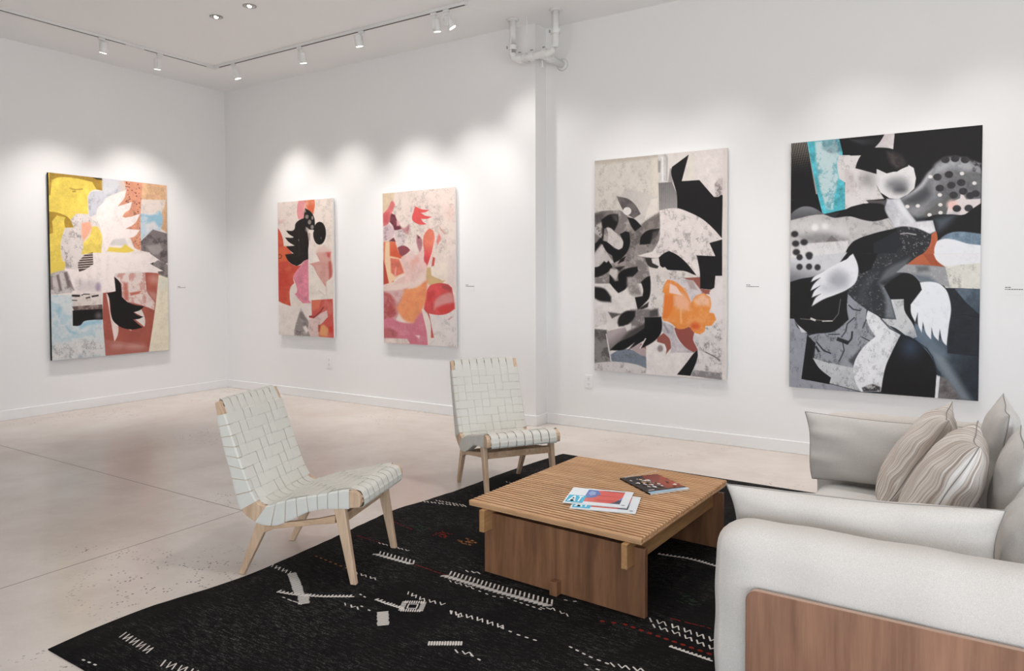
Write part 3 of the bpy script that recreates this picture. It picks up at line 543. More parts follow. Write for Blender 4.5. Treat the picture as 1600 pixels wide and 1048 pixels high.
a.P([(795,140),(830,115),(1110,112),(1118,220),(1132,310),(1215,430),(1205,502),(1060,445),(900,412),(865,350),(868,230)], (222,204,197), f=1.5, t=('v',.55,(186,112,98))); a.P([(880,210),(930,215),(935,400),(900,400)], (184,96,78), f=5, op=.8); a.P([(950,320),(1070,300),(1050,330),(960,350)], (190,104,84), f=3)
a.P([(708,325),(735,340),(742,420),(762,560),(832,662),(828,760),(795,828),(762,640),(728,430)], (226,206,199), t=('m',.06))
a.P([(1250,138),(1350,168),(1370,925),(1152,935),(1200,600),(1222,420)], (229,219,194), f=1.2, t=('m',.05)); a.P([(1250,138),(1350,168),(1350,260),(1240,300)], (214,216,200), f=10, op=.6)
a.P([(995,522),(1072,493),(1100,560),(1112,620),(1104,678),(1060,652),(1005,600),(1085,570)], (223,212,205)); a.L([(1005,600),(1100,678)], 8, Rs)
a.P([(790,148),(850,210),(866,290),(870,360),(920,410),(1000,445),(1098,463),(1060,500),(988,525),(1040,557),(1092,570),(1050,592),(985,598),(1030,640),(1087,682),(1000,702),(900,692),(830,657),(775,600),(755,500),(745,400),(720,322),(806,303)], (17,15,16))
a.P([(940,700),(970,705),(968,720)], (220,180,165), f=1)
a.build('yellow_painting', 'painting with yellow field, rust red and black bird shape, alone on the left wall', wall_mat(4.603, 1.617, 'left'), 1.365, 2.06, .05, M['canvas_k'])

# ---- the red and black painting, left of the two on the back wall
a = Art([(431, 315), (518, 309.7), (520.3, 528.7), (434.8, 524.7)], 180, 310, (228, 211, 201))
a.region(420, 300, 9.98)
a.P([(100,100),(1000,80),(1000,900),(100,900)], (229,214,203), t=('s',.25)); a.P([(115,160),(420,150),(430,420),(250,560),(115,500)], (230,212,202), f=8, op=.5, t=('s',.5)); a.P([(115,440),(220,430),(180,470),(115,480)], (222,170,160), f=5, op=.7)
a.P([(440,125),(550,120),(535,260),(530,410),(445,425),(420,330),(425,200)], (221,142,144), t=('m',.08)); a.P([(545,120),(695,115),(700,220),(672,345),(600,285),(545,255)], (222,120,86), t=('v',.5,(232,205,190))); a.P([(570,210),(690,200),(675,345),(600,290)], (216,100,66), f=5, op=.9)
a.P([(112,545),(160,620),(200,740),(212,850),(262,860),(350,970),(250,985),(300,1100),(400,1160),(490,1150),(385,1290),(362,1350),(385,1430),(322,1500),(312,1640),(328,1795),(200,1750),(112,1700)], (206,76,58), t=('v',.45,(228,118,78)))
a.P([(130,860),(240,850),(330,960),(240,990),(280,1080),(130,1100)], (226,104,62), f=6, op=.8); a.P([(130,1260),(320,1240),(300,1500),(140,1500)], (200,56,46), f=14, op=.6); a.P([(115,600),(160,640),(190,760),(120,720)], (216,84,60), f=3)
a.L([(125,985),(150,975),(185,1000),(170,1040),(125,1040)], 8, (70,34,28), f=1.4)
a.P([(600,920),(600,1056),(612,1700),(650,1745),(520,1750),(470,1700),(390,1605),(430,1540),(400,1430),(360,1350),(385,1290),(490,1145),(540,1080)], (220,130,148), t=('m',.14))
a.P([(600,890),(690,860),(720,950),(800,1075),(720,1110),(610,1135)], (231,219,210), t=('m',.05)); a.P([(612,1132),(780,1090),(720,960),(760,945),(950,940),(972,1330),(882,1420),(872,1500),(740,1300),(662,1160)], (212,160,150), t=('v',.3,(196,120,112)))
a.P([(880,950),(950,945),(930,1040),(900,1020)], (204,84,78), f=4); a.P([(915,1100),(950,1090),(965,1150),(962,1330),(925,1380)], (186,82,76), f=4, op=.85); a.P([(720,940),(780,860),(930,900),(960,950),(760,960)], (222,180,170), f=8, op=.7)
a.P([(612,1132),(662,1158),(740,1300),(872,1500),(880,1425),(975,1345),(980,1700),(615,1702)], (230,218,207), t=('m',.05)); a.L([(880,1440),(885,1620)], 6, (200,170,160), f=2); a.L([(770,1550),(850,1620)], 6, (205,180,170), f=3)
a.P([(530,405),(450,440),(400,490),(380,580),(350,607),(248,600),(290,652),(372,705),(350,717),(233,710),(290,780),(388,842),(250,850),(300,905),(372,965),(238,980),(270,1058),(340,1130),(420,1163),(485,1130),(540,1080),(602,1056),(600,905),(608,800),(592,640),(565,560),(548,420)], (26,20,19), t=('m',.4))
a.L([(455,560),(460,1000)], 10, (60,52,50), f=3, op=.6); a.L([(505,600),(515,1000)], 8, (52,44,42), f=3, op=.6); a.L([(445,740),(450,770)], 10, (150,145,140), f=2)
a.P([(545,248),(640,310),(690,400),(702,500),(690,592),(630,592),(575,560),(535,480),(530,380)], (19,17,17))
for x,y,r1,r2 in ((577,385,27,34),(619,470,28,38),(660,550,26,32),(662,405,14,30),(550,295,12,26)): a.E(x,y,r1,r2,(142,134,126), f=1.5, t=('m',.25))
a.E(775,650,100,182,(18,16,16)); a.L([(798,710),(800,740)], 9, (150,145,140), f=1.5)
a.P([(580,590),(690,600),(665,700),(690,780),(620,800),(600,700)], (228,214,206)); a.P([(595,640),(630,650),(625,760),(605,760)], (170,150,140), f=3, t=('s',.8)); a.E(580,590,22,30,(160,150,142), f=6)
a.region(420, 440, 9.98)
a.P([(125,330),(320,395),(360,400),(500,395),(655,350),(660,560),(620,880),(140,860)], (229,217,209), t=('m',.05)); a.P([(330,130),(380,40),(420,120),(425,180),(385,210),(480,340),(500,400),(340,395),(320,300)], (230,216,205), t=('m',.04))
a.P([(655,305),(980,280),(1000,890),(765,865),(765,720),(850,620),(905,560),(892,462),(780,520),(690,590),(620,575),(615,545),(660,540)], (205,84,74), f=1.2, t=('v',.45,(222,140,124))); a.P([(660,310),(800,300),(770,430),(660,460)], (220,114,86), f=3); a.L([(620,555),(700,565),(800,470),(840,410)], 16, (126,48,42), f=2)
a.P([(690,590),(780,520),(890,462),(905,560),(850,620),(770,700),(765,865),(620,870),(610,610)], (222,192,186), f=1.5, t=('s',.35)); a.P([(775,700),(850,680),(920,750),(900,870),(770,850)], (226,156,104), f=5); a.P([(760,690),(800,680),(780,790),(760,790)], (176,70,48), f=3); a.P([(920,720),(985,700),(985,800),(930,800)], (204,56,44), f=4)
a.P([(485,435),(560,560),(605,640),(600,750),(640,870),(385,860),(400,720),(440,580)], (150,140,136), f=2, t=('v',.9,(224,214,206))); a.P([(485,435),(560,560),(605,640),(600,740),(540,700),(480,600)], (120,108,106), f=4, op=.7, t=('v',.8,(190,180,174))); a.P([(400,760),(560,790),(600,830),(400,860)], (110,98,96), f=5, op=.7, t=('v',.8,(210,200,194))); a.P([(520,720),(570,700),(610,780),(570,820)], (230,222,215), f=3)
a.build('red_and_black_painting', 'red, pink and black painting with feathered black shape, nearest the far corner', wall_mat(-6.955, 1.605, 'back'), .99, 1.68, .04, M['canvas_w'])

# ---- the pink and orange painting, right of the two on the back wall
a = Art([(596.5, 303), (706.2, 292.5), (712.7, 541.7), (602.5, 536.2)], 210, 350, (229, 210, 200))
a.region(590, 285, 9.98)
a.P([(50,60),(1250,60),(1250,1100),(50,1100)], (229,211,201), t=('s',.45)); a.P([(480,250),(900,230),(1050,700),(900,1000),(600,700)], (222,202,194), f=18, op=.5, t=('s',.9)); a.P([(1000,350),(1160,380),(1160,600),(1020,560)], (228,196,186), f=14, op=.8)
a.P([(60,175),(245,160),(235,260),(180,400),(95,470),(60,470)], (216,192,162), f=3, t=('m',.08)); a.P([(195,305),(225,290),(258,350),(205,500),(180,600),(150,670),(85,690),(80,490),(150,410)], (214,112,112), f=2, t=('m',.12)); a.P([(80,500),(170,470),(150,640),(90,640)], (206,88,92), f=5, op=.8)
a.P([(205,488),(260,510),(290,590),(330,660),(372,722),(300,745),(250,748),(230,680),(180,620),(190,540)], (110,46,58), f=2, t=('v',.3,(160,100,110))); a.P([(285,600),(330,610),(330,680),(290,680)], (225,170,172), f=3); a.P([(350,700),(400,720),(478,660),(480,740),(470,820),(400,780)], (196,140,142), f=4, t=('v',.6,(140,70,80)))
a.P([(165,645),(240,715),(252,800),(200,895),(100,915),(88,760),(100,690)], (212,184,188), f=2, t=('s',.7)); a.P([(170,920),(245,860),(280,930)], (120,56,62), f=1.5); a.P([(255,760),(370,740),(440,860),(400,960),(380,1000),(320,1000),(290,930)], (214,196,194), f=3, t=('s',.7))
a.P([(560,375),(680,425),(782,432),(720,465),(648,475),(720,520),(822,538),(740,570),(652,568),(690,620),(742,652),(660,662),(590,642),(530,597),(518,550),(545,450)], (224,86,84), t=('m',.05))
a.P([(790,715),(845,755),(868,860),(852,960),(820,1120),(780,1250),(750,1330),(712,1230),(712,1080),(692,950),(700,840),(740,760)], (228,124,100), f=1.5, t=('m',.08), g=((220,76,80),780,950,770,1150)); a.P([(870,740),(890,800),(880,1000),(830,1250),(780,1340),(760,1340),(800,1200),(860,980)], (232,206,194), f=2)
a.P([(930,790),(968,870),(910,985),(895,920)], (226,132,124), f=2); a.P([(935,690),(1030,800),(1010,800),(950,730)], (196,140,120), f=3)
a.P([(597,818),(662,868),(685,960),(650,1100),(610,1000),(590,900)], (176,118,126), f=3, t=('m',.2)); a.P([(600,820),(650,860),(620,880)], (110,56,62), f=2); a.P([(500,390),(520,400),(505,470),(490,460)], (190,170,170), f=3)
a.P([(95,925),(272,930),(312,1060),(330,1100),(422,1180),(350,1190),(210,1180),(210,1350),(260,1550),(100,1600)], (226,118,84), f=1.5, g=((214,90,60),120,930,280,1080))
a.region(590, 380, 9.98)
a.P([(120,-20),(185,-20),(192,200),(330,232),(382,320),(440,470),(330,520),(200,640),(178,620),(115,300)], (236,198,160), f=3); a.P([(200,235),(330,248),(372,340),(412,462),(280,520),(215,460)], (214,110,90), f=3, t=('m',.1)); a.P([(275,400),(295,360),(290,520),(265,500)], (232,160,150), f=2); a.P([(95,270),(128,370),(182,622),(100,652)], (186,72,58), f=1.5)
a.P([(305,70),(380,38),(450,58),(502,110),(440,170),(380,208),(340,170)], (146,72,82), f=1.5, t=('v',.4,(110,44,56)))
a.P([(370,215),(500,170),(600,190),(700,70),(702,250),(765,360),(772,480),(742,585),(650,662),(500,692),(380,722),(250,762),(105,750),(105,652),(250,632),(330,560),(430,500),(400,400),(360,260)], (226,188,180), f=3, t=('m',.06)); a.P([(510,230),(600,200),(640,280),(560,330),(540,420)], (226,160,146), f=8, op=.8); a.P([(500,120),(560,110),(560,250),(500,260)], (224,196,192), f=6)
a.P([(105,660),(300,640),(600,560),(700,440),(760,400),(770,500),(735,590),(640,665),(480,690),(250,762),(105,750)], (231,208,196), f=8, op=.8)
a.P([(755,385),(822,368),(832,500),(920,540),(1045,578),(960,640),(800,660),(755,560)], (206,172,122), f=3); a.P([(815,370),(880,340),(960,285),(1050,300),(1092,340),(1102,450),(1060,560),(1000,580),(920,540),(832,500)], (233,217,202), f=2, t=('m',.04)); a.P([(845,210),(880,230),(865,350),(828,360)], (200,84,74), f=2)
a.P([(1080,300),(1160,100),(1200,600),(1130,640),(1060,570)], (222,204,198), f=6, op=.6)
a.P([(105,748),(380,722),(480,690),(420,800),(380,1000),(300,1200),(105,1300)], (212,172,168), f=3, t=('v',.4,(180,110,112)))
a.P([(820,650),(880,630),(960,618),(1080,640),(1142,690),(1180,900),(1190,1020),(1100,1082),(1000,1120),(900,1118),(780,1095),(725,1030),(735,880),(760,740)], (214,78,78), f=1.5, t=('m',.12)); a.P([(880,960),(900,880),(1000,800),(1135,760),(1175,850),(1180,920),(1000,960),(880,1040)], (214,152,146), f=6, op=.85); a.P([(990,645),(1080,640),(1140,700),(1130,760),(1000,700)], (160,70,72), f=5, op=.8); a.P([(770,760),(870,760),(840,900),(770,900)], (196,58,56), f=9, op=.7); a.P([(920,1010),(1180,940),(1185,1010),(1100,1080),(980,1090)], (206,62,58), f=9, op=.8)
a.P([(700,620),(775,560),(765,700),(752,860),(735,930),(660,1110),(560,1240),(440,1200),(340,1050),(380,880),(420,720),(600,690)], (236,152,98), f=5, t=('v',.4,(228,120,84)))
a.region(590, 450, 9.98)
a.P([(105,60),(200,100),(280,200),(310,400),(250,480),(105,500)], (176,78,78), f=6, t=('v',.4,(210,150,150))); a.P([(105,500),(240,455),(330,520),(440,545),(560,545),(620,440),(685,350),(725,400),(772,600),(800,900),(105,850)], (207,116,132), f=4, t=('v',.35,(226,160,168)))
a.P([(300,300),(430,150),(700,200),(690,330),(620,440),(560,540),(450,510),(350,400)], (234,148,96), f=9, op=.9, t=('v',.4,(226,112,78))); a.P([(105,630),(230,640),(330,700),(320,780),(105,785)], (184,96,96), f=5, op=.8, t=('s',.5)); a.P([(105,785),(480,795),(520,870),(105,862)], (226,208,198), f=2.5, t=('s',.3)); a.P([(600,740),(670,740),(660,790)], (236,206,208), f=3)
a.P([(795,395),(930,418),(1030,412),(1110,385),(1225,305),(1260,930),(795,900),(830,775),(890,775),(840,560)], (224,214,209), f=1.5, t=('s',.3)); a.P([(690,320),(772,392),(822,480),(838,590),(832,780),(795,900),(775,700),(745,560),(715,440)], (229,212,202), f=1.3); a.P([(755,348),(802,400),(825,500),(885,775),(838,777),(832,570),(810,480)], (196,92,82), f=1.2); a.L([(1100,490),(1150,445)], 12, (190,120,120), f=3)
a.build('pink_painting', 'pink and orange painting with a small red flame shape, behind the upright chair', wall_mat(-5.142, 1.598, 'back', .004), 1.03, 1.70, .04, M['canvas_w'])

# ------------------------------------------------------------------ webbed lounge chairs
SURF = [(-.415,.878),(-.38,.80),(-.345,.70),(-.305,.59),(-.27,.50),(-.235,.42),(-.20,.375),(-.15,.362),(-.09,.383),(-.02,.405),(.06,.423),(.15,.443),(.25,.468),(.31,.474),(.345,.462),(.357,.435)]
UNDER = [(-.44,.868),(-.425,.79),(-.402,.69),(-.377,.60),(-.35,.51),(-.318,.39),(-.285,.32),(-.21,.278),(-.11,.272),(-.02,.308),(.07,.352),(.15,.373),(.25,.383),(.31,.388),(.345,.393),(.352,.405)]
def dense(P, n=8):
    out = []
    for i in range(len(P)-1):
        a, b, c, d = [np.array(P[min(max(j, 0), len(P)-1)], float) for j in (i-1, i, i+1, i+2)]
        for k in range(n):
            u = k/n; out.append(.5*((2*b)+(c-a)*u+(2*a-5*b+4*c-d)*u*u+(3*b-a-3*c+d)*u**3))
    out.append(np.array(P[-1], float)); return np.array(out)
_S, _U = dense(SURF), dense(UNDER)
_arc = np.concatenate([[0], np.cumsum(np.linalg.norm(np.diff(_S, axis=0), axis=1))]); LEN = _arc[-1]
def prof(s):
    """point on the upper surface, point on the underside and the surface normal at arc length s"""
    f = lambda A, k: np.interp(s, _arc, A[:, k])
    p = np.array([f(_S, 0), f(_S, 1)]); q = np.array([f(_U, 0), f(_U, 1)]); e = .004
    a = np.array([np.interp(s-e, _arc, _S[:, 0]), np.interp(s-e, _arc, _S[:, 1])]); b = np.array([np.interp(s+e, _arc, _S[:, 0]), np.interp(s+e, _arc, _S[:, 1])])
    d = (b-a)/(np.linalg.norm(b-a)+1e-9); return p, q, np.array([-d[1], d[0]])
HW = .262
PITCH_S = .0585; NS = 8
ROWS = [s for s in np.arange(.070+PITCH_S/2, LEN-.085, PITCH_S)]
BEND = np.interp(6.5*8, range(len(_arc)), _arc)          # arc length of the seat/back crease
ROWS = [s for s in ROWS if abs(s-BEND) > .026]
def over(i, j): return ((i+j) % 4) < 2                   # True: the cross band shows
def make_chair(name, label, loc, rz, feet):
    r = root(name, label, 'chair', loc, rz, 'woven lounge chairs by the rug')
    for sy in (-1, 1):
        bm = bmesh.new(); y0, y1 = sy*(HW-.026), sy*HW; L = []; n = 60
        for k in range(n+1):
            p, q, nn = prof(LEN*k/n); p = p-nn*.004
            L.append([bm.verts.new((p[0], y0, p[1])), bm.verts.new((p[0], y1, p[1])), bm.verts.new((q[0], y1, q[1])), bm.verts.new((q[0], y0, q[1]))])
        for k in range(n):
            for m_ in range(4): bm.faces.new((L[k][m_], L[k][(m_+1) % 4], L[k+1][(m_+1) % 4], L[k+1][m_]))
        bm.faces.new(L[0]); bm.faces.new(L[-1][::-1]); bmesh.ops.recalc_face_normals(bm, faces=bm.faces)
        obj('side_rail', bm, M['ash'], r, bevel=.003)
    def crossbar(nm, s):
        c = s; bm = bmesh.new(); cyl(bm, (c[0], -HW+.02, c[1]), (c[0], HW-.02, c[1]), .011); obj(nm, bm, M['ash_rail'], r, True)
    crossbar('top_crossbar', (-.425, .862)); crossbar('front_crossbar', (.342, .415))
    p, q, nn = prof(BEND); bm = bmesh.new(); cyl(bm, (-.215, -HW+.02, .325), (-.215, HW-.02, .325), .014); obj('rear_crossbar', bm, M['ash_rail'], r, True)
    # lengthwise bands, woven under and over, turned round the bars at both ends
    pitch = (2*HW-.052)/NS; off = .0018
    for i in range(NS):
        yc = -HW+.026+pitch*(i+.5); hw = pitch/2-.0025; vs = []; fs = []; path = []
        p, q, nn = prof(0); path += [(q+np.array([.012, -.03]), 0), (q+np.array([.004, .0]), 0), (q*.5+p*.5+np.array([-.006, .012]), 0)]
        n = 150
        for k in range(n+1):
            s = LEN*k/n; p, q, nn = prof(s); o = -off
            for j, sj in enumerate(ROWS):
                d = abs(s-sj)/(PITCH_S/2)
                if d < 1: sg = -1 if over(i, j) else 1; o = sg*off*min(1, (1-d)*5+.0) if d > .8 else sg*off
            path.append((p+nn*(o+.001), 1))
        p, q, nn = prof(LEN); path += [(np.array(z_), 0) for z_ in ((.3605, .425), (.3605, .400), (.354, .389), (.33, .383), (.29, .381))]
        for pt, _ in path:
            vs += [(pt[0], yc-hw, pt[1]), (pt[0], yc+hw, pt[1])]
        N = len(path); fs = [(2*k, 2*k+1, 2*k+3, 2*k+2) for k in range(N-1)]
        o = obj('lengthwise_band', (vs, fs), M['webbing'], r, False); sm = o.modifiers.new('t', 'SOLIDIFY'); sm.thickness = .0014; sm.offset = 0
    # cross bands, wrapped down over the side rails
    for j, sj in enumerate(ROWS):
        vs = []; cols = []; seg = 6; hw = PITCH_S/2-.0017
        for k in range(seg+1):
            s = sj-hw+2*hw*k/seg; p, q, nn = prof(s); e = .0025; row = []
            dn = (q-p)/np.linalg.norm(q-p); qq = q+dn*e
            row += [(qq[0], -HW+.04, qq[1]), (qq[0], -HW-.001, qq[1]), ((q-dn*.006)[0], -HW-e, (q-dn*.006)[1]), ((p+dn*.006)[0], -HW-e, (p+dn*.006)[1]), ((p+nn*.0016)[0], -HW+.003, (p+nn*.0016)[1])]
            for i in range(NS):
                y0 = -HW+.026+pitch*i
                for u in (.08, .5, .92):
                    sg = 1 if over(i, j) else -1; sag = -.004*(1-((y0+pitch*u)/HW)**2); c = p+nn*(sg*off+.001+sag*0); row.append((c[0], y0+pitch*u, c[1]))
            row += [((p+nn*.0016)[0], HW-.003, (p+nn*.0016)[1]), ((p+dn*.006)[0], HW+e, (p+dn*.006)[1]), ((q-dn*.006)[0], HW+e, (q-dn*.006)[1]), (qq[0], HW+.001, qq[1]), (qq[0], HW-.04, qq[1])]
            cols.append(row)
        m_ = len(cols[0]); vs = [v for row in cols for v in row]
        fs = [(a*m_+b, a*m_+b+1, (a+1)*m_+b+1, (a+1)*m_+b) for a in range(seg) for b in range(m_-1)]
        o = obj('cross_band', (vs, fs), M['webbing'], r, False); sm = o.modifiers.new('t', 'SOLIDIFY'); sm.thickness = .0014; sm.offset = 0
    for sy in (-1, 1):
        bm = bmesh.new(); prism(bm, (.308, sy*.242, feet[0 if sy < 0 else 1]), (.237, sy*.243, .384), (.0155, .013), (.03, .015)); obj('leg', bm, M['ash'], r, bevel=.004)
        bm = bmesh.new(); prism(bm, (-.312, sy*.236, feet[2 if sy < 0 else 3]), (-.178, sy*.243, .283), (.0155, .013), (.033, .015)); obj('leg', bm, M['ash'], r, bevel=.004)
        bm = bmesh.new(); vs = []
        for x, z, h in ((-.175, .245, .02), (-.12, .262, .014), (.0, .282, .014), (.12, .303, .014), (.215, .322, .02)):
            vs.append([bm.verts.new((x, sy*.243-.011, z-h)), bm.verts.new((x, sy*.243+.011, z-h)), bm.verts.new((x, sy*.243+.011, z+h)), bm.verts.new((x, sy*.243-.011, z+h))])
        for k in range(4):
            for m_ in range(4): bm.faces.new((vs[k][m_], vs[k][(m_+1) % 4], vs[k+1][(m_+1) % 4], vs[k+1][m_]))
        bm.faces.new(vs[0]); bm.faces.new(vs[-1]); bmesh.ops.recalc_face_normals(bm, faces=bm.faces); obj('side_stretcher', bm, M['ash_rail'], r, bevel=.003)
    obj('front_stretcher', B((.232, .254, -.23, .23, .298, .342)), M['ash_rail'], r, bevel=.003)
    obj('rear_stretcher', B((-.205, -.183, -.23, .23, .225, .262)), M['ash_rail'], r, bevel=.003)
    return r
make_chair('lounge_chair', 'pale woven-strap lounge chair with ash legs, nearest the camera, half on the rug', (-2.875, 2.625, 0), math.radians(18.7), (.0098, .0098, .0003, .0003))
make_chair('lounge_chair', 'pale woven-strap lounge chair with ash legs, behind the coffee table by the pier', (-2.749, 4.202, 0), math.radians(-35), (.0098, .0098, .0003, .0098))

# ------------------------------------------------------------------ slatted coffee table
TT = .375
tb = root('coffee_table', 'low oak coffee table with a slatted top standing on the black rug', 'coffee table', (-1.623, 3.44, 0), math.radians(-3))
bm = bmesh.new(); n = 36; dv = 1.095/n; SL = .4745
for k in range(n):
    v0 = -.5475+k*dv; e = .0045
    hi, lo, wd = TT, TT-.018, dv-.0145
    xs = [(-SL, lo), (-SL, hi-.004), (-SL+.006, hi), (SL-.006, hi), (SL, hi-.004), (SL, lo)]
    A = [bm.verts.new((x, v0+.004, z)) for x, z in xs]; Bv = [bm.verts.new((x, v0+.004+wd, z)) for x, z in xs]
    bm.faces.new(A); bm.faces.new(Bv[::-1])
    for i in range(6): bm.faces.new((A[i], Bv[i], Bv[(i+1) % 6], A[(i+1) % 6]))
bmesh.ops.recalc_face_normals(bm, faces=bm.faces)
obj('slats', bm, M['oak'], tb, bevel=.0022)
lo, hi = TT-.030, TT-.0182
obj('top_frame', B((-SL, -SL+.20, -.545, .545, lo, hi), (SL-.22, SL, -.545, .545, lo, hi), (-SL+.20, SL-.22, -.545, -.40, lo, hi), (-SL+.20, SL-.22, .41, .545, lo, hi), (-SL, SL, -.5475, -.533, hi-.001, TT-.003)), M['oak'], tb, bevel=.003)
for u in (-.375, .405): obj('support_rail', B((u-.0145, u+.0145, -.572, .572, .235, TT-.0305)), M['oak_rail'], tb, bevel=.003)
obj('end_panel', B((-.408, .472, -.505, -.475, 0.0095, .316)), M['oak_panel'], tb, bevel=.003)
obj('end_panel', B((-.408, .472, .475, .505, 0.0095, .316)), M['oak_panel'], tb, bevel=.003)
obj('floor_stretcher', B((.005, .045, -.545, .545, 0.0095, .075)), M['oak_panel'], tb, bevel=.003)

# ------------------------------------------------------------------ magazines on the table
def quad_frame(tl, tr, bl):
    tl, tr, bl = Vector(tl), Vector(tr), Vector(bl); x = (tr-tl); y = (tl-bl); return tl, x, y
def magazine(name, label, tl, tr, br, bl, z, th, draw, cover, spine=None, group=None):
    """corners in the world; the cover art is laid out in unit coordinates (0,0 = bottom left)"""
    c = (Vector(tl)+Vector(tr)+Vector(br)+Vector(bl))/4; r = root(name, label, 'magazine', (c.x, c.y, z), 0, group=group)
    loc = [Vector(p)-c for p in (bl, br, tr, tl)]
    bm = bmesh.new(); A = [bm.verts.new((*p, .0006)) for p in loc]; T_ = [bm.verts.new((*p, th-.0006)) for p in loc]
    bm.faces.new(A[::-1]); bm.faces.new(T_)
    for i in range(4): bm.faces.new((A[i], A[(i+1) % 4], T_[(i+1) % 4], T_[i]))
    obj('pages', bm, plain('page_paper', (232, 230, 226), .7), r)
    bm = bmesh.new()
    mats = [plain('cover_stock', cover, .25)]
    def uv(u, v, h): p = loc[0]*(1-u)*(1-v)+loc[1]*u*(1-v)+loc[2]*u*v+loc[3]*(1-u)*v; return (p.x, p.y, h)
    f = bm.faces.new([bm.verts.new(uv(u, v, th)) for u, v in ((0, 0), (1, 0), (1, 1), (0, 1))])
    h = [th]
    def poly(pts, col):
        h[0] += .00012; mats.append(plain('cover_ink', col, .25)); k = bm.faces.new([bm.verts.new(uv(u, v, h[0])) for u, v in pts]); k.material_index = len(mats)-1
        if k.normal.z < 0: pass
    draw(poly)
    bmesh.ops.triangulate(bm, faces=[f for f in bm.faces if len(f.verts) > 4])
    bm.normal_update()
    for f in bm.faces:
        if f.normal.z < 0: f.normal_flip()
    obj('front_cover', bm, mats, r)
    bm = bmesh.new(); f = bm.faces.new([bm.verts.new((*p, 0.0003)) for p in loc]); obj('back_cover', bm, mats[0], r)
    if spine:
        a, b = loc[spine[0]], loc[spine[1]]; bm = bmesh.new(); d = (b-a).normalized(); n = Vector((d.y, -d.x))*.0012
        vs = [bm.verts.new((*(p+s*n), q)) for q in (0, th+.0004) for p, s in ((a, 1), (b, 1), (b, -1), (a, -1))]
        for ff in ((0, 1, 2, 3), (4, 5, 6, 7), (0, 1, 5, 4), (1, 2, 6, 5), (2, 3, 7, 6), (3, 0, 4, 7)): bm.faces.new([vs[i] for i in ff])
        bmesh.ops.recalc_face_normals(bm, faces=bm.faces); obj('spine', bm, mats[0], r)
    return r
def art_cover(poly):
    poly([(.27,.93),(.87,.93),(.87,.17),(.27,.17)], (222, 98, 88))
    poly([(.27,.93),(.42,.93),(.47,.8),(.50,.66),(.45,.5),(.36,.4),(.27,.42)], (92, 122, 186)); poly([(.33,.86),(.41,.8),(.42,.62),(.35,.55),(.3,.7)], (140, 166, 214))
    poly([(.50,.93),(.87,.93),(.87,.90),(.6,.905)], (70, 44, 60)); poly([(.70,.17),(.87,.17),(.87,.45),(.82,.42),(.78,.26)], (64, 72, 92)); poly([(.82,.36),(.87,.45),(.87,.6),(.84,.5)], (120, 140, 190))
    poly([(.3,.6),(.5,.62),(.84,.58),(.84,.56),(.5,.59)], (206, 76, 76)); poly([(.45,.32),(.8,.34),(.8,.31),(.45,.29)], (206, 80, 78))
    cy, wt = (44, 178, 214), (222, 244, 248)
    poly([(.02,.06),(.30,.06),(.30,.50),(.02,.50)], cy)
    poly([(.045,.12),(.085,.12),(.115,.40),(.145,.12),(.175,.12),(.13,.46),(.10,.46)], wt); poly([(.08,.21),(.15,.21),(.15,.26),(.08,.26)], wt)
    poly([(.21,.12),(.235,.12),(.235,.46),(.21,.46)], wt); poly([(.185,.40),(.26,.40),(.26,.46),(.185,.46)], wt)
    poly([(.90,.10),(.955,.10),(.955,.14),(.90,.14)], (160, 164, 166))
m1 = [(-1.632+.0, 3.105+.24, ), ]
def rectq(c, ang, w, h):
    x = Vector((math.cos(ang), math.sin(ang))); y = Vector((-x.y, x.x)); c = Vector(c)
    return [tuple(c+x*a*w/2+y*b*h/2) for a, b in ((-1, 1), (1, 1), (1, -1), (-1, -1))]
magazine('magazine', 'white magazine with red cover picture and turquoise corner block, lower of the two stacked', *rectq((-1.512, 3.230), .292, .315, .262), TT+.0003, .004, art_cover, (228, 234, 238), spine=(0, 3), group='magazines with red picture covers')
magazine('magazine', 'white magazine with red cover picture and turquoise corner block, on top of its twin', *rectq((-1.572, 3.274), .275, .315, .262), TT+.0053, .004, art_cover, (230, 236, 240), spine=(0, 3), group='magazines with red picture covers')
def glyph_text(poly, s, x0, y0, w, h, col):
    # simple block capitals on a 3 x 5 grid
    G = {'A': '010101111101101', 'M': '101111111101101', 'E': '111100110100111', 'R': '110101110101101', 'I': '111010010010111', 'C': '011100100100011', 'N': '110101101101101', 'F': '111100110100100', 'T': '111010010010010', 'S': '011100010001110', ' ': '0'*15}
    cw = w/len(s)
    for i, ch in enumerate(s):
        for k, b in enumerate(G[ch]):
            if b == '1':
                cx, cy = k % 3, k//3; a = x0+cw*(i+.12+cx*.26); b0 = y0+h*(1-(cy+1)/5); poly([(a, b0), (a+cw*.26, b0), (a+cw*.26, b0+h/5), (a, b0+h/5)], col)
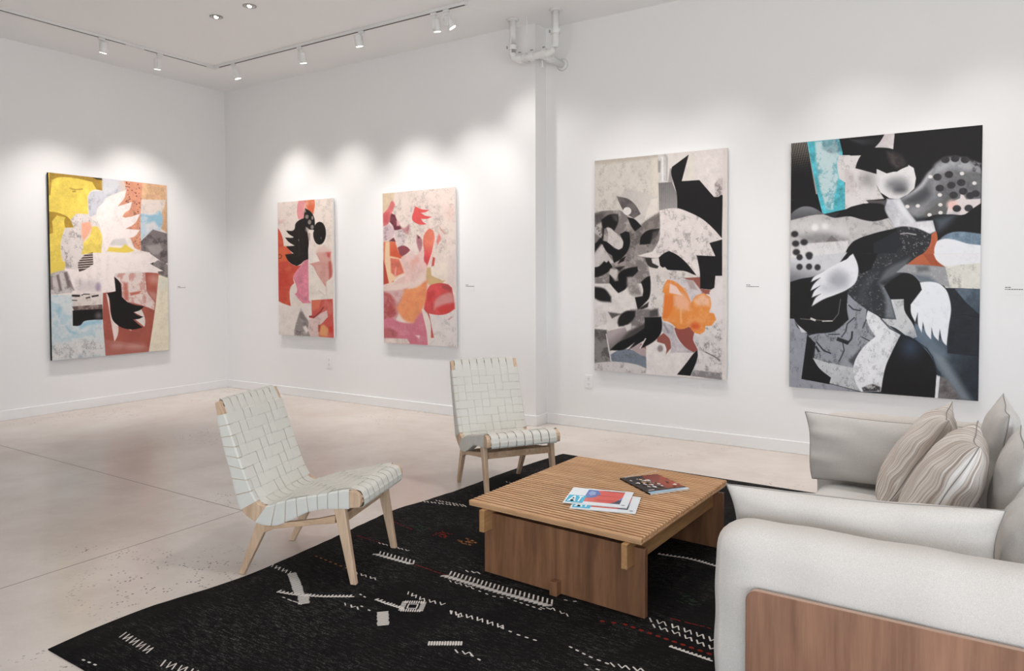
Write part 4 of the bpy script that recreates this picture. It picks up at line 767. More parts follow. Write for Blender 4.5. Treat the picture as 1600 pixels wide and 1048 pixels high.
def dark_cover(poly):
    poly([(.55,.98),(1,.98),(1,.16),(.58,.16),(.5,.3),(.44,.5),(.5,.8)], (132, 58, 48)); poly([(.62,.5),(1,.9),(1,.3),(.7,.2)], (150, 66, 52)); poly([(0,.0),(1,.0),(1,.09),(0,.09)], (150, 190, 214)); poly([(0,.0),(.6,.0),(1,.05),(1,.02),(1,0)], (228, 236, 240))
    rd = random.Random(5)
    for k in range(46):
        u = .40+rd.gauss(0, .12); v = .55+rd.gauss(0, .17); u = min(max(u, .05), .93); v = min(max(v, .15), .8); s = rd.uniform(.012, .045); a0 = rd.uniform(0, 6)
        poly([(u+s*math.cos(a0+q*1.256)*rd.uniform(.6, 1.3), v+s*math.sin(a0+q*1.256)*1.3*rd.uniform(.6, 1.3)) for q in range(5)], rd.choice([(222,222,226),(200,196,196),(210,170,130),(120,110,96),(228,214,214),(90,96,96),(60,52,44),(196,150,110)]))
    poly([(.78,.26),(.88,.30),(.9,.24),(.82,.20)], (232, 214, 208)); poly([(.05,.1),(.2,.1),(.2,.13),(.05,.13)], (200, 200, 205))
    glyph_text(poly, 'AMERICAN', .06, .90, .42, .06, (214, 212, 212)); glyph_text(poly, 'CRAFTSMAN', .52, .90, .44, .06, (214, 212, 212))
magazine('magazine', 'dark magazine with a brown and red cover, lying apart from the two white ones', (-1.626, 3.654), (-1.482, 3.839), (-1.237, 3.665), (-1.377, 3.471), TT+.0003, .008, dark_cover, (44, 38, 38), spine=(0, 3), group=None)

# ------------------------------------------------------------------ rug with stitched motifs
MOTIF=[
('z','w',[(-2.978, 1.622), (-2.762, 1.61)],0.05),
('z','w',[(-2.627, 1.582), (-2.479, 1.602)],0.05),
('d','w',[(-2.908, 1.429), (-2.835, 1.435)],0.012),
('z','w',[(-3.037, 2.433), (-2.89, 2.422)],0.035),
('l','w',[(-2.866, 2.42), (-2.778, 2.366), (-2.647, 2.279)],0.045),
('l','w',[(-2.626, 2.285), (-2.554, 2.224)],0.05),
('c','w',[(-2.754, 2.247), (-2.689, 2.262), (-2.632, 2.279), (-2.533, 2.327), (-2.431, 2.391)],0.022),
('d','o',[(-2.938, 2.642), (-2.817, 2.628), (-2.689, 2.615)],0.02),
('z','w',[(-2.6, 2.597), (-2.474, 2.596)],0.022),
('z','w',[(-2.398, 2.319), (-2.322, 2.321)],0.022),
('d','w',[(-2.406, 2.431), (-2.373, 2.423)],0.014),
('d','w',[(-2.315, 2.345), (-2.26, 2.335)],0.012),
('c','w',[(-2.302, 2.434), (-2.235, 2.429), (-2.149, 2.43)],0.018),
('z','w',[(-2.231, 2.563), (-2.122, 2.547), (-2.034, 2.556)],0.03),
('l','w',[(-2.19, 2.353), (-2.107, 2.266)],0.05),
('q','w',[(-2.115, 2.468)],0.0),
('s','w',[(-2.688, 2.215), (-2.578, 2.212)],0.006),
('h','w',[(-2.682, 2.845), (-2.446, 2.845)],0.05),
('s','r',[(-2.443, 2.841), (-2.308, 2.828), (-2.186, 2.815)],0.012),
('h','w',[(-2.196, 2.827), (-1.876, 2.817), (-1.606, 2.819)],0.07),
('z','w',[(-2.143, 2.773), (-2.014, 2.771)],0.018),
('d','w',[(-1.998, 2.765), (-1.864, 2.746), (-1.796, 2.769), (-1.756, 2.761), (-1.619, 2.752)],0.014),
('z','w',[(-1.617, 2.761), (-1.567, 2.785), (-1.492, 2.769)],0.018),
('z','w',[(-2.146, 2.912), (-2.082, 2.925)],0.02),
('z','w',[(-1.938, 2.516), (-1.894, 2.508)],0.03),
('s','w',[(-1.565, 2.892), (-1.522, 2.901)],0.01),
('z','w',[(-1.943, 2.513), (-1.807, 2.527), (-1.672, 2.525)],0.035),
('d','w',[(-1.667, 2.517), (-1.577, 2.503), (-1.498, 2.503)],0.014),
('l','w',[(-1.842, 2.25), (-1.731, 2.32)],0.03),
('z','w',[(-1.72, 2.258), (-1.659, 2.272)],0.025),
('d','w',[(-1.645, 2.268), (-1.605, 2.259)],0.012),
('d','w',[(-1.347, 2.533), (-1.245, 2.507), (-1.172, 2.499)],0.014),
('z','w',[(-1.153, 2.499), (-1.039, 2.524)],0.03),
('d','w',[(-1.235, 2.447), (-1.183, 2.441)],0.014),
('s','r',[(-2.966, 2.979), (-2.777, 2.97)],0.014),
('z','w',[(-2.788, 2.963), (-2.593, 2.964)],0.014),
('d','r',[(-1.333, 2.796), (-1.238, 2.824), (-1.083, 2.804), (-0.861, 2.78)],0.03),
('z','w',[(-1.165, 2.92), (-1.066, 2.921), (-0.898, 2.898)],0.04),
('z','w',[(-1.133, 2.878), (-1.016, 2.869), (-0.878, 2.833)],0.03),
('c','w',[(-1.004, 2.754), (-0.848, 2.738)],0.014),
('s','r',[(-1.088, 2.981), (-0.925, 2.985)],0.014),
('c','w',[(-1.398, 3.65), (-1.336, 3.659), (-1.253, 3.674), (-1.189, 3.67), (-1.098, 3.655)],0.02),
('k','g',[(-2.752, 3.272)],0.0),
('k','r',[(-2.572, 3.258)],0.0),
('k','o',[(-2.386, 3.245)],0.0),
('k','g',[(-1.078, 3.195)],0.0),
('z','w',[(-3.079, 3.668), (-2.763, 3.74)],0.03),
('z','w',[(-2.998, 3.735), (-2.789, 3.754)],0.02),
('s','r',[(-2.984, 3.281), (-2.788, 3.232)],0.02),
('z','w',[(-2.837, 4.349), (-2.696, 4.343)],0.02),
]

RE = [(-3.117,1.40),(-3.135,1.60),(-3.125,1.85),(-3.075,2.08),(-3.046,2.28),(-3.046,2.5),(-3.06,2.75),(-3.075,3.0),(-3.10,3.3),(-3.10,3.5),(-3.06,3.7),(-3.01,4.1),(-2.99,4.5),(-2.95,4.9),(-2.885,5.31)]
def rug():
    r = root('rug', 'large black flat-woven rug with white and red stitched motifs on the concrete', 'rug')
    bm = bmesh.new(); N = 70; L = dense(RE, 6); ys = np.linspace(1.40, 5.31, N); xl = np.interp(ys, L[:, 1], L[:, 0]); rd = np.random.RandomState(4); nx = 24; top = []
    for k in range(N):
        row = []
        for j in range(nx+1):
            u = j/nx; x = (xl[k]+rd.randn()*.0015)*(1-u)+(-.30)*u; y = ys[k]-(ys[k]-1.4)/3.91*.06*u-.012*u*(k == 0)
            z = .008 if 0 < j < nx and 0 < k < N-1 else .005
            row.append(bm.verts.new((x, y, z)))
        top.append(row)
    for k in range(N-1):
        for j in range(nx): bm.faces.new((top[k][j], top[k][j+1], top[k+1][j+1], top[k+1][j]))
    be = [e for e in bm.edges if e.is_boundary]; g = bmesh.ops.extrude_edge_only(bm, edges=be)
    for v in g['geom']:
        if isinstance(v, bmesh.types.BMVert): v.co.z = .0002
    bmesh.ops.recalc_face_normals(bm, faces=bm.faces)
    for f in bm.faces: f.smooth = True
    obj('woven_field', bm, M['rug'], r)
    # stitches: short raised strokes of yarn
    vs = []; fs = []; mi = []; Z = .0086; idx = {'w': 0, 'r': 1, 'o': 2, 'g': 3}; rd = random.Random(11)
    def stroke(x0, y0, x1, y1, wd, c):
        d = math.hypot(x1-x0, y1-y0) or 1e-6; nx_, ny_ = -(y1-y0)/d*wd/2, (x1-x0)/d*wd/2; b = len(vs); ex, ey = (x1-x0)/d*wd*.4, (y1-y0)/d*wd*.4
        vs.extend([(x0+nx_, y0+ny_, Z), (x1+nx_, y1+ny_, Z), (x1+ex, y1+ey, Z), (x1-nx_, y1-ny_, Z), (x0-nx_, y0-ny_, Z), (x0-ex, y0-ey, Z)])
        m0 = len(vs); vs.extend([((x0*.8+x1*.2), (y0*.8+y1*.2), Z+.0009), ((x0*.2+x1*.8), (y0*.2+y1*.8), Z+.0009)])
        fs.extend([(b, b+1, m0+1, m0), (b+1, b+2, m0+1), (b+2, b+3, m0+1), (b+3, b+4, m0, m0+1), (b+4, b+5, m0), (b+5, b, m0)]); mi.extend([idx[c]]*6)
    def walk(pts, step):
        out = []
        P = [Vector(p) for p in pts]
        for a, b in zip(P[:-1], P[1:]):
            d = (b-a).length; n = max(1, int(d/step))
            for k in range(n): out.append((a+(b-a)*(k/n), (b-a)/d))
        out.append((P[-1], (P[-1]-P[-2]).normalized() if len(P) > 1 else Vector((1, 0)))); return out
    for kind, c, pts, wd in MOTIF:
        vs = []; fs = []
        if kind == 'z': wd *= .75
        if kind == 's':
            for p, d in walk(pts, .03): stroke(p.x, p.y, p.x+d.x*rd.uniform(.012, .03), p.y+d.y*.02+rd.uniform(-.003, .003), .006, c)
        elif kind == 'd':
            for p, d in walk(pts, .034): stroke(p.x, p.y, p.x+d.x*.013, p.y+d.y*.013, max(.008, wd*.5), c)
        elif kind == 'c':
            for p, d in walk(pts, .017): n = Vector((-d.y, d.x)); a = p-n*wd*.5; b = p+n*wd*rd.uniform(.3, .6)+d*.004; stroke(a.x, a.y, b.x, b.y, .0105, c)
            for p, d in walk(pts, .02): n = Vector((-d.y, d.x)); a = p-n*wd*.3; stroke(a.x, a.y, a.x+d.x*.02, a.y+d.y*.02, .009, c)
        elif kind == 'z':
            w_ = walk(pts, .026)
            for k, (p, d) in enumerate(w_):
                n = Vector((-d.y, d.x)); a = p+n*wd*.5; b = p-n*wd*.5+d*.02; stroke(a.x, a.y, b.x, b.y, rd.uniform(.005, .0075), c)
                if k % 2: stroke(b.x, b.y, (a+d*.028).x, (a+d*.028).y, .005, c)
        elif kind == 'l':
            for p, d in walk(pts, .0105): n = Vector((-d.y, d.x)); q = wd*rd.uniform(.42, .5); a = p+n*q; b = p-n*q; stroke(a.x, a.y, b.x, b.y, .0085, c)
        elif kind == 'h':
            for p, d in walk(pts, .024):
                n = Vector((-d.y, d.x)); a = p+n*wd*.62-d*.006; b = p+n*wd*.1+d*.012; stroke(a.x, a.y, b.x, b.y, .008, c)
                a = p-n*wd*.38-d*.014; b = p+n*wd*.0+d*.018; stroke(a.x, a.y, b.x, b.y, .0075, c)
                a = p-n*wd*.52-d*.012; b = p-n*wd*.14+d*.022; stroke(a.x, a.y, b.x, b.y, .0055, c)
        elif kind in 'qk':
            x, y = pts[0]; R_ = .042 if kind == 'q' else .05; ca, sa = math.cos(.5), math.sin(.5)
            if kind == 'q':
                X0, Y0, st0 = x, y, stroke
                stroke = lambda a, b, e, f, wd_, c_: st0(X0+(a-X0)*ca-(b-Y0)*sa, Y0+(a-X0)*sa+(b-Y0)*ca, X0+(e-X0)*ca-(f-Y0)*sa, Y0+(e-X0)*sa+(f-Y0)*ca, wd_, c_)
                for k in range(-4, 5):
                    t_ = k/4*R_
                    for sg in (-1, 1): stroke(x+t_, y+sg*R_*.72, x+t_, y+sg*R_*1.25, .0065, c); stroke(x+sg*R_*.8, y+t_, x+sg*R_*1.3, y+t_, .0065, c)
                for q in (.5,):
                    q *= R_
                    for a, b, e, f in ((-q, -q, q, -q), (q, -q, q, q), (q, q, -q, q), (-q, q, -q, -q)): stroke(x+a, y+b, x+e, y+f, .006, c)
                stroke = st0
            else:
                for k in range(22): a = rd.uniform(-1, 1)*R_; b = rd.uniform(-1, 1)*R_*.8; stroke(x+a, y+b, x+a+rd.uniform(.006, .02), y+b+rd.uniform(-.008, .008), .006, c)
        obj('stitched_motif', (vs, fs), {'w': M['yarn_w'], 'r': M['yarn_r'], 'o': M['yarn_o'], 'g': M['yarn_g']}[c], r)
    return r
rug()

# ------------------------------------------------------------------ sofa
def frame_from(o, x, y):
    x = Vector(x).normalized(); y = Vector(y); y = (y-x*y.dot(x)).normalized(); z = x.cross(y)
    return Matrix(((x.x, y.x, z.x, o[0]), (x.y, y.y, z.y, o[1]), (x.z, y.z, z.z, o[2]), (0, 0, 0, 1)))
def pillow(name, label, cat, m, w_, h_, th, mt, seed=0, pinch=.10, group=None, ear=.0, n=34, crease=.012, seam=True, tuck=.0):
    """knife-edge cushion: local x = width, y = height, z = front"""
    r = root(name, label, cat, mat=m, group=group); rs_ = np.random.RandomState(seed); ph = rs_.rand(8)*6.28; vs = []; fs = []; ids = {}; uvs = []
    for side in (1, -1):
        for j in range(n+1):
            for i in range(n+1):
                u = math.sin((i/n-.5)*math.pi*.98)/math.sin(.49*math.pi); v = math.sin((j/n-.5)*math.pi*.98)/math.sin(.49*math.pi)
                edge = i in (0, n) or j in (0, n)
                if edge and side == -1: ids[(side, i, j)] = ids[(1, i, j)]; continue
                tk = max(0, -v)**3*tuck; x = w_/2*u*(1-pinch*(1-v*v)-tk*u*u+ear*(u*u*v*v)*(v > 0)); y = h_/2*v*(1-pinch*(1-u*u)+ear*(u*u*v*v))
                b = max(0, (1-u*u)*(1-v*v)); t_ = b**.42
                wr = crease*(math.sin(u*9+ph[0]+v*3)*(v*v)*1.0+math.sin(v*8+ph[1]-u*2)*(u*u)+.5*math.sin(u*5+v*6+ph[2])+.35*math.sin(u*17+ph[3])*(abs(v)**3)*1.6+.35*math.sin(v*16+ph[4])*(abs(u)**3)*1.6)*min(1, t_*1.6)
                z = side*(th/2*t_)+side*wr*(.8 if not edge else 0)
                if edge: z = .0025*math.sin(u*6+ph[5])+.0025*math.sin(v*6+ph[6])
                ids[(side, i, j)] = len(vs); vs.append((x, y, z)); uvs.append((w_/2*u, h_/2*v*.006, seed))
    for side in (1, -1):
        for j in range(n):
            for i in range(n):
                q = [ids[(side, i, j)], ids[(side, i+1, j)], ids[(side, i+1, j+1)], ids[(side, i, j+1)]]; fs.append(tuple(q if side == 1 else q[::-1]))
    cv = obj('cover', (vs, fs), mt, r, True); at = cv.data.attributes.new('across', 'FLOAT_VECTOR', 'POINT')
    at.data.foreach_set('vector', [c for p in uvs for c in p])
    if seam:
        per = [ids[(1, i, 0)] for i in range(n)]+[ids[(1, n, j)] for j in range(n)]+[ids[(1, n-i, n)] for i in range(n)]+[ids[(1, 0, n-j)] for j in range(n)]
        bm = bmesh.new(); tube(bm, [vs[k] for k in per], .0022, 6, True); obj('seam', bm, M['seam'], r)
    return r
def rounded_block(x0, x1, y0, y1, z0, z1, rad, n=(18, 8, 12), puff=(.0, .0, .0), seed=0, wr=.006):
    """box with rounded edges, gently puffed and creased"""
    bm = bmesh.new(); bmesh.ops.create_cube(bm, size=2); bmesh.ops.subdivide_edges(bm, edges=bm.edges[:], cuts=14, use_grid_fill=True)
    cx, cy, cz = (x0+x1)/2, (y0+y1)/2, (z0+z1)/2; hx, hy, hz = (x1-x0)/2, (y1-y0)/2, (z1-z0)/2; rs_ = np.random.RandomState(seed); ph = rs_.rand(6)*6.28
    for v in bm.verts:
        a, b, c = v.co
        X = math.sin(a*math.pi/2*.999)*hx if hx < .25 else a*hx; Y = math.sin(b*math.pi/2*.999)*hy if hy < .25 else b*hy; Z = c*hz
        q = Vector((max(-hx+rad, min(hx-rad, X)), max(-hy+rad, min(hy-rad, Y)), max(-hz+rad, min(hz-rad, Z)))); d = Vector((X, Y, Z))-q
        if d.length > 1e-6: P_ = q+d.normalized()*rad*max(abs(d.x), abs(d.y), abs(d.z))/rad if max(abs(d.x), abs(d.y), abs(d.z)) < rad else q+d.normalized()*rad
        else: P_ = Vector((X, Y, Z))
        pa = (1-a*a); pb = (1-b*b); pc = (1-c*c)
        P_.x += puff[0]*a*pb*pc; P_.y += puff[1]*b*pa**.5*pc; P_.z += puff[2]*c*pa**.5*pb
        s = wr*(math.sin(P_.x*23+P_.z*9+ph[0])*.5+math.sin(P_.x*41+ph[1]+P_.y*12)*.35+math.sin(P_.z*31+P_.x*6+ph[2])*.4)
        nn = Vector((a**5, b**5, c**5)); nn = nn.normalized() if nn.length > 1e-6 else Vector((0, 0, 1))
        v.co = Vector((cx, cy, cz))+P_+nn*s
    for f in bm.faces: f.smooth = True
    return bm
SX0, SXB = -.575, .34          # front edge of the wooden shell, back
YN, YFAR = 2.235, 4.36         # outer faces of the near and far side panels
PT = .535                      # top of the side panels
so = root('sofa', 'oatmeal linen sofa in a walnut veneer shell, at the right edge of the rug', 'sofa')
def side_panel(y0, y1):
    bm = bmesh.new(); pts = [(SXB+.02, .03), (SX0, .03)]; rr = .035
    for k in range(7): a = math.pi-(math.pi/2)*k/6; pts.append((SX0+rr+rr*math.cos(a), PT-rr+rr*math.sin(a)))
    pts.append((SXB+.02, PT)); A = [bm.verts.new((x, y0, z)) for x, z in pts]; C_ = [bm.verts.new((x, y1, z)) for x, z in pts]; n = len(pts)
    bm.faces.new(A); bm.faces.new(C_[::-1])
    for i in range(n):
        f = bm.faces.new((A[i], C_[i], C_[(i+1) % n], A[(i+1) % n])); f.material_index = 1
    bmesh.ops.recalc_face_normals(bm, faces=bm.faces); return bm
o = obj('side_panel', side_panel(YN, YN+.022), [M['walnut'], M['walnut_edge']], so); o.modifiers.new('b', 'BEVEL').width = .002
o = obj('side_panel', side_panel(YFAR-.022, YFAR), [M['walnut'], M['walnut_edge']], so)
obj('back_panel', B((SXB, SXB+.022, YN+.022, YFAR-.022, .03, .60)), M['walnut'], so)
obj('seat_base', B((SX0+.02, SXB, YN+.022, YFAR-.022, .06, .22)), M['walnut'], so)
for x in (SX0+.06, SXB-.08):
    for y in (YN+.10, YFAR-.15): obj('leg', B((x, x+.05, y, y+.05, .0095, .061)), M['walnut'], so)
obj('arm_cushion', rounded_block(-.695, SXB-.01, YN+.040, YN+.232, .10, .700, .085, puff=(.01, .004, .012), seed=3), M['linen'], so, True, subsurf=1)
obj('arm_cushion', rounded_block(-.70, SXB-.01, YFAR-.215, YFAR-.035, .22, .755, .08, puff=(.01, .012, .012), seed=8), M['linen'], so, True, subsurf=1)
obj('seat_cushion', rounded_block(-.665, .26, YN+.235, YFAR-.230, .225, .422, .07, puff=(.012, .0, .018), seed=5, wr=.003), M['linen3'], so, True, subsurf=1)
# loose cushions
yA = Vector((0, 0, 1))
pillow('arm_pillow', 'long oatmeal linen cushion standing inside the near sofa arm', 'cushion', frame_from((-.310, 2.600, .618), (1, .10, .03), (0, -.10, 1)), .80, .31, .16, M['linen'], 21, .05, 'plain linen cushions on the sofa', ear=.03, crease=.008, tuck=.06)
pillow('arm_pillow', 'long grey-beige linen cushion standing inside the far sofa arm', 'cushion', frame_from((-.345, 4.025, .608), (1, 0, 0), (0, .10, 1)), .75, .33, .19, M['linen2'], 22, .04, 'plain linen cushions on the sofa', ear=.04, crease=.010, tuck=.08)
for k, (yc, zc, xc, ww, hh, lab) in enumerate([(3.79, .695, .110, .60, .47, 'plain linen back cushion with a raised corner, farthest from the camera'), (3.24, .672, .150, .48, .44, 'plain linen back cushion in the middle of the sofa back'), (2.78, .617, .155, .42, .33, 'plain linen back cushion nearest the camera, beside the near arm')]):
    pillow('back_cushion', lab, 'cushion', frame_from((xc, yc, zc), (0, -1, 0), (.10, 0, 1)), ww, hh, .17, M['linen2'], 31+k, .07, 'plain linen cushions on the sofa', ear=.05, crease=.008)
pillow('striped_pillow', 'brown and cream striped pillow, the farther one leaning on the sofa back', 'pillow', frame_from((-.200, 3.67, .682), (0, -1, 0), (.25, 0, .43)), .50, .50, .19, M['stripe'], 41, .08, 'striped pillows on the sofa', ear=.05, crease=.012)
pillow('striped_pillow', 'brown and cream striped pillow, the nearer one in front of its twin', 'pillow', frame_from((-.085, 3.19, .682), (0, -1, 0), (.22, 0, .43)), .50, .49, .22, M['stripe'], 42, .08, 'striped pillows on the sofa', ear=.05, crease=.012)

# ------------------------------------------------------------------ track lighting
TX, TY = -7.60, 5.35
tr = root('lighting_track', 'white ceiling track turning the far corner of the room', 'light track', (TX, TY, ZC))
obj('track_rail', B((-.018, .018, -4.4, .018, -.030, -.0002), (.018, 3.70, -.018, .018, -.030, -.0002)), M['white'], tr, bevel=.002)
def slots(spans, ax):
    b = []
    for a, c in spans: b.append((a, c, -.009, .009, -.0312, -.0302) if ax else (-.009, .009, a, c, -.0312, -.0302))
    return b
obj('track_slot', B(*(slots([(.10, 3.68)], 1)+slots([(-4.38, -1.06), (-.86, -.10)], 0))), M['dark'], tr)
obj('corner_connector', B((-.021, .10, -.021, .021, -.034, -.0305), (-.021, .021, -.10, -.021, -.034, -.0305)), M['white'], tr, bevel=.002)
obj('straight_connector', B((-.021, .021, -1.06, -.86, -.034, -.0305)), M['white'], tr, bevel=.002)
def spot(x, y, target, power, label, size=72, blend=1.0, side=1, hide=False, along=(1, 0)):
    hd = Vector((x, y, ZC-.135)); aim = (Vector(target)-hd).normalized()
    if not hide:
        r = root('track_spotlight', label, 'spotlight', (x, y, ZC-.031), group='white spotlights on the ceiling track')
        rz = math.atan2(along[1], along[0])
        o = obj('track_adapter', B((-.032, .032, -.015, .015, -.024, -.0005)), M['white'], r, bevel=.003); o.rotation_euler.z = rz
        o = obj('stem', B((-.020, .020, -.009, .009, -.055, -.024), (-.022, .022, -.006, .006, -.150, -.055)), M['white'], r, bevel=.003); o.rotation_euler.z = rz
        c = Vector((0, 0, -.105))+Vector((-math.sin(rz), math.cos(rz), 0))*.042*side
        bm = bmesh.new(); cyl(bm, c-aim*.055, c+aim*.055, .037, n=28); cyl(bm, c-aim*.065, c-aim*.055, .025, .034, n=28); hd_ = obj('lamp_head', bm, M['white'], r, bevel=.002)
        bm = bmesh.new(); cyl(bm, c+aim*.0552, c+aim*.0565, .032, n=28); obj('lit_lens', bm, M['lens'], r)
        s = Vector((-math.sin(rz), math.cos(rz), 0))*side
        bm = bmesh.new(); cyl(bm, Vector((0, 0, -.105))+s*.004, c-s*.022, .006); obj('pivot', bm, M['grey'], r)
        hd = Vector((x, y, ZC-.031))+c+aim*.07
    l = bpy.data.lights.new('spotlight_beam', 'SPOT'); l.energy = power; l.color = (1, .955, .93); l.spot_size = math.radians(size); l.spot_blend = blend; l.shadow_soft_size = .06
    lo_ = bpy.data.objects.new('spotlight_beam', l); COL.objects.link(lo_); lo_.location = hd; lo_.rotation_euler = aim.to_track_quat('-Z', 'Y').to_euler()
PW = 155
L1, L2 = 'track spotlight aimed left, nearest the camera on the left run', 'track spotlight on the left run, between the joint and the corner'
spot(TX, 4.04, (XL, 3.95, .8), PW*1.0, L1, side=-1, along=(0, 1))
spot(TX, 4.67, (XL, 5.15, 0.7), PW*1.0, L2, side=1, along=(0, 1))
spot(-7.24, TY, (-6.96, YB, .75), PW*.8, 'track spotlight nearest the corner, on the long run', side=1)
spot(-6.12, TY, (-6.3, YB, .5), PW*.7, 'track spotlight second from the corner on the long run', side=1)
spot(-5.21, TY, (-5.14, YB, .75), PW, 'track spotlight in the middle of the long run', side=-1)
spot(-4.28, TY, (-4.4, YB, .5), PW*.7, 'straight-hanging spotlight at the right end, beside the lit round one', side=1)
spot(-4.13, TY, (-3.0, YR, 1.5), PW*.3, 'last track spotlight at the right end, turned towards the black paintings', side=1)
# the run that lights the right wall is above the top edge of the photograph
for x, tx, tz in ((-2.7, -2.45, .8), (-1.9, -1.9, .6), (-.9, -.62, .8), (0, .2, .6)): spot(x, 5.45, (tx, YR, tz), PW*.35, '', hide=True)
for x, y in ((-2.1, 4.9), (-.6, 4.7), (-1.9, 2.6)): spot(x, y, (x+.05, y, 0), PW*.6, '', hide=True, size=100)  # unseen downlights added over the seating to brighten the floor there

# ------------------------------------------------------------------ recessed lights
def downlight(x, y, label):
    r = root('recessed_light', label, 'recessed light', (x, y, ZC), group='small recessed ceiling lights')
    bm = bmesh.new(); n = 32; R1, R2 = .062, .040; rings = []
    for rr, z in ((R1, -.0005), (R1, -.004), (R2+.004, -.006), (R2, -.003), (R2-.004, -.0008)):
        rings.append([bm.verts.new((rr*math.cos(a*2*math.pi/n), rr*math.sin(a*2*math.pi/n), z)) for a in range(n)])
    for a, b in zip(rings[:-1], rings[1:]):
        for k in range(n): bm.faces.new((a[k], a[(k+1) % n], b[(k+1) % n], b[k]))
    bmesh.ops.recalc_face_normals(bm, faces=bm.faces); obj('trim_ring', bm, M['grey'], r, True)
    bm = bmesh.new(); cyl(bm, (0, 0, -.0012), (0, 0, -.0006), R2-.004, n=24); obj('reflector', bm, M['dark'], r)
    bm = bmesh.new(); cyl(bm, (0, 0, -.014), (0, 0, -.0014), .012, .022, n=20); obj('bulb', bm, M['lens'], r)
    obj('baffle', B((.028, .036, -.02, .02, -.010, -.0014)), M['grey'], r)
downlight(-6.146, 4.358, 'small recessed ceiling light, the left one near the track')
downlight(-5.644, 4.353, 'small recessed ceiling light, the right one near the top edge')

# ------------------------------------------------------------------ sprinkler pipes at the top of the pier
pr = root('sprinkler_pipes', 'white painted pipe assembly hanging from the ceiling above the pier', 'pipes', (-3.6, 5.98, ZC))
R_ = .033; Y0 = 0
def arc(c, a0, a1, rad, n=8): return [(c[0]+rad*math.cos(a0+(a1-a0)*k/n), 0, c[1]+rad*math.sin(a0+(a1-a0)*k/n)) for k in range(n+1)]
bm = bmesh.new(); e = .07
tube(bm, [(-.205, 0, -.001), (-.205, 0, -.32)]+arc((-.205+e, -.32), math.pi, 1.5*math.pi, e)+[(.06, 0, -.39), (.15, 0, -.385)]+arc((.20, -.315), 1.5*math.pi, 2*math.pi, e)+[(.273, 0, -.25), (.273, 0, -.001)], R_, 18)
obj('main_pipe', bm, M['pipe'], pr)
bm = bmesh.new(); tube(bm, [(.10, .0, -.39), (.13, .10, -.39), (.131, .399, -.39)], R_, 18); obj('wall_branch_pipe', bm, M['pipe'], pr)
for nm, p in (('ceiling_flange', (-.205, 0, -.0005)), ('ceiling_flange', (.273, 0, -.0005))):
    bm = bmesh.new(); cyl(bm, p, (p[0], p[1], p[2]-.012), .062, .048, n=28); obj(nm, bm, M['white'], pr, True)
bm = bmesh.new(); cyl(bm, (.131, .3995, -.39), (.131, .385, -.39), .062, .048, n=28); obj('wall_flange', bm, M['white'], pr, True)
def coupling(p, d, bolt):
    p, d = Vector(p), Vector(d).normalized(); bm = bmesh.new(); cyl(bm, p-d*.022, p+d*.022, R_+.010, n=22); b = Vector(bolt).normalized()
    cyl(bm, p+b*(R_+.004)-d*.012, p+b*(R_+.024)-d*.012, .009, n=10); cyl(bm, p-b*(R_+.004)-d*.012, p-b*(R_+.02)-d*.012, .009, n=10); c = obj('pipe_coupling', bm, M['pipe'], pr)
    bm = bmesh.new(); s = d.cross(b); q = p+b*(R_+.020)-s*.0
    cyl(bm, q-Vector((0, .012, 0)), q-Vector((0, .026, 0)), .006, n=8); cyl(bm, q+d*.014-Vector((0, .012, 0)), q+d*.014-Vector((0, .026, 0)), .006, n=8); obj('bolt', bm, M['grey'], c)
coupling((-.205, 0, -.27), (0, 0, 1), (-1, 0, 0)); coupling((-.115, 0, -.39), (1, 0, 0), (0, -.2, 1)); coupling((.02, 0, -.39), (1, 0, 0), (0, -.2, 1)); coupling((.155, 0, -.385), (1, 0, 0), (0, -.2, 1)); coupling((.273, 0, -.20), (0, 0, 1), (-1, 0, 0)); coupling((.131, .14, -.39), (0, 1, 0), (-1, 0, 0))
bm = bmesh.new(); cyl(bm, (-.045, 0, 0), (-.045, 0, -.345), .005, n=8); obj('hanger_rod', bm, M['pipe'], pr)
bm = bmesh.new(); tube(bm, [(-.045, .0+.046*math.cos(a*math.pi/10), -.39+.046*math.sin(a*math.pi/10)) for a in range(20)], .005, 8, True); obj('hanger_ring', bm, M['pipe'], pr)
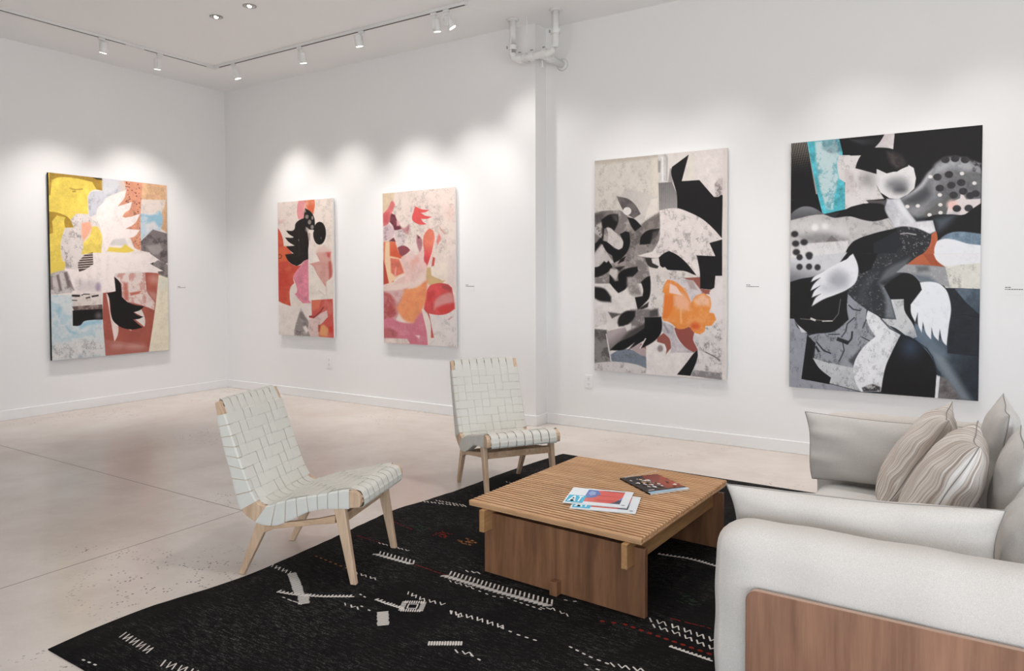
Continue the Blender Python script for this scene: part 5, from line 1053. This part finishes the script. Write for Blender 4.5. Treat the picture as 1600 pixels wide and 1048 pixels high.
bm = bmesh.new(); cyl(bm, (.10, .05, -.43), (.10, .05, -.49), .008, n=10); cyl(bm, (.10, .05, -.49), (.10, .05, -.497), .018, n=14); obj('sprinkler_head', bm, M['pipe'], pr)

# ------------------------------------------------------------------ outlets and wall labels
def outlet(x, y, z, label):
    r = root('wall_outlet', label, 'wall outlet', (x, y, z))
    obj('cover_plate', B((-.040, .040, -.007, -.0003, -.066, .066)), M['trim'], r, bevel=.003)
    bm = bmesh.new()
    for s in (-.028, .028):
        cyl(bm, (0, -.0075, s), (0, -.0072-.002, s), .020, n=20)
    obj('socket_face', bm, M['trim'], r)
    b = []
    for s in (-.028, .028): b += [(-.010, -.006, -.0102, -.0094, s-.004, s+.009), (.006, .010, -.0102, -.0094, s-.004, s+.009), (-.003, .003, -.0102, -.0094, s-.014, s-.008)]
    obj('socket_slots', B(*b), M['grey'], r)
outlet(-6.582, YB, .461, 'white wall outlet below the red and black painting')
outlet(-3.173, YR, .462, 'white wall outlet below and left of the tall orange-flower painting')
def wall_label(m, label, w_=.12):
    r = root('wall_label', label, 'label', mat=m, group='small printed labels beside the paintings')
    obj('label_card', B((-w_/2, w_/2, -.045, .045, .0003, .0018)), mat('label_card_stock', (.82, .81, .80), .7), r)
    b = []; rd = random.Random(2)
    for row, (z, x1) in enumerate(((.008, -.02), (-.006, .045))):
        x = -w_/2+.008
        while x < x1:
            q = rd.uniform(.006, .016); b.append((x, min(x+q, x1+.01), z, z+.0065, .0019, .0022)); x += q+.003
    obj('printed_text', B(*b), plain('label_ink', (110, 104, 102), .7), r)
def lm(x, z, wall, y=0):
    if wall == 'left': return Matrix(((0, 0, 1, XL), (1, 0, 0, x), (0, 1, 0, z), (0, 0, 0, 1)))
    return Matrix(((1, 0, 0, x), (0, 0, -1, YB if wall == 'back' else YR), (0, 1, 0, z), (0, 0, 0, 1)))
wall_label(lm(5.50, 1.37, 'left'), 'small white label right of the yellow painting')
wall_label(lm(-4.47, 1.40, 'back'), 'small white label right of the pink and orange painting')
wall_label(lm(-1.60, 1.41, 'right'), 'small white label between the two black and white paintings')
wall_label(lm(.26, 1.40, 'right'), 'small white label right of the largest painting, at the right edge')
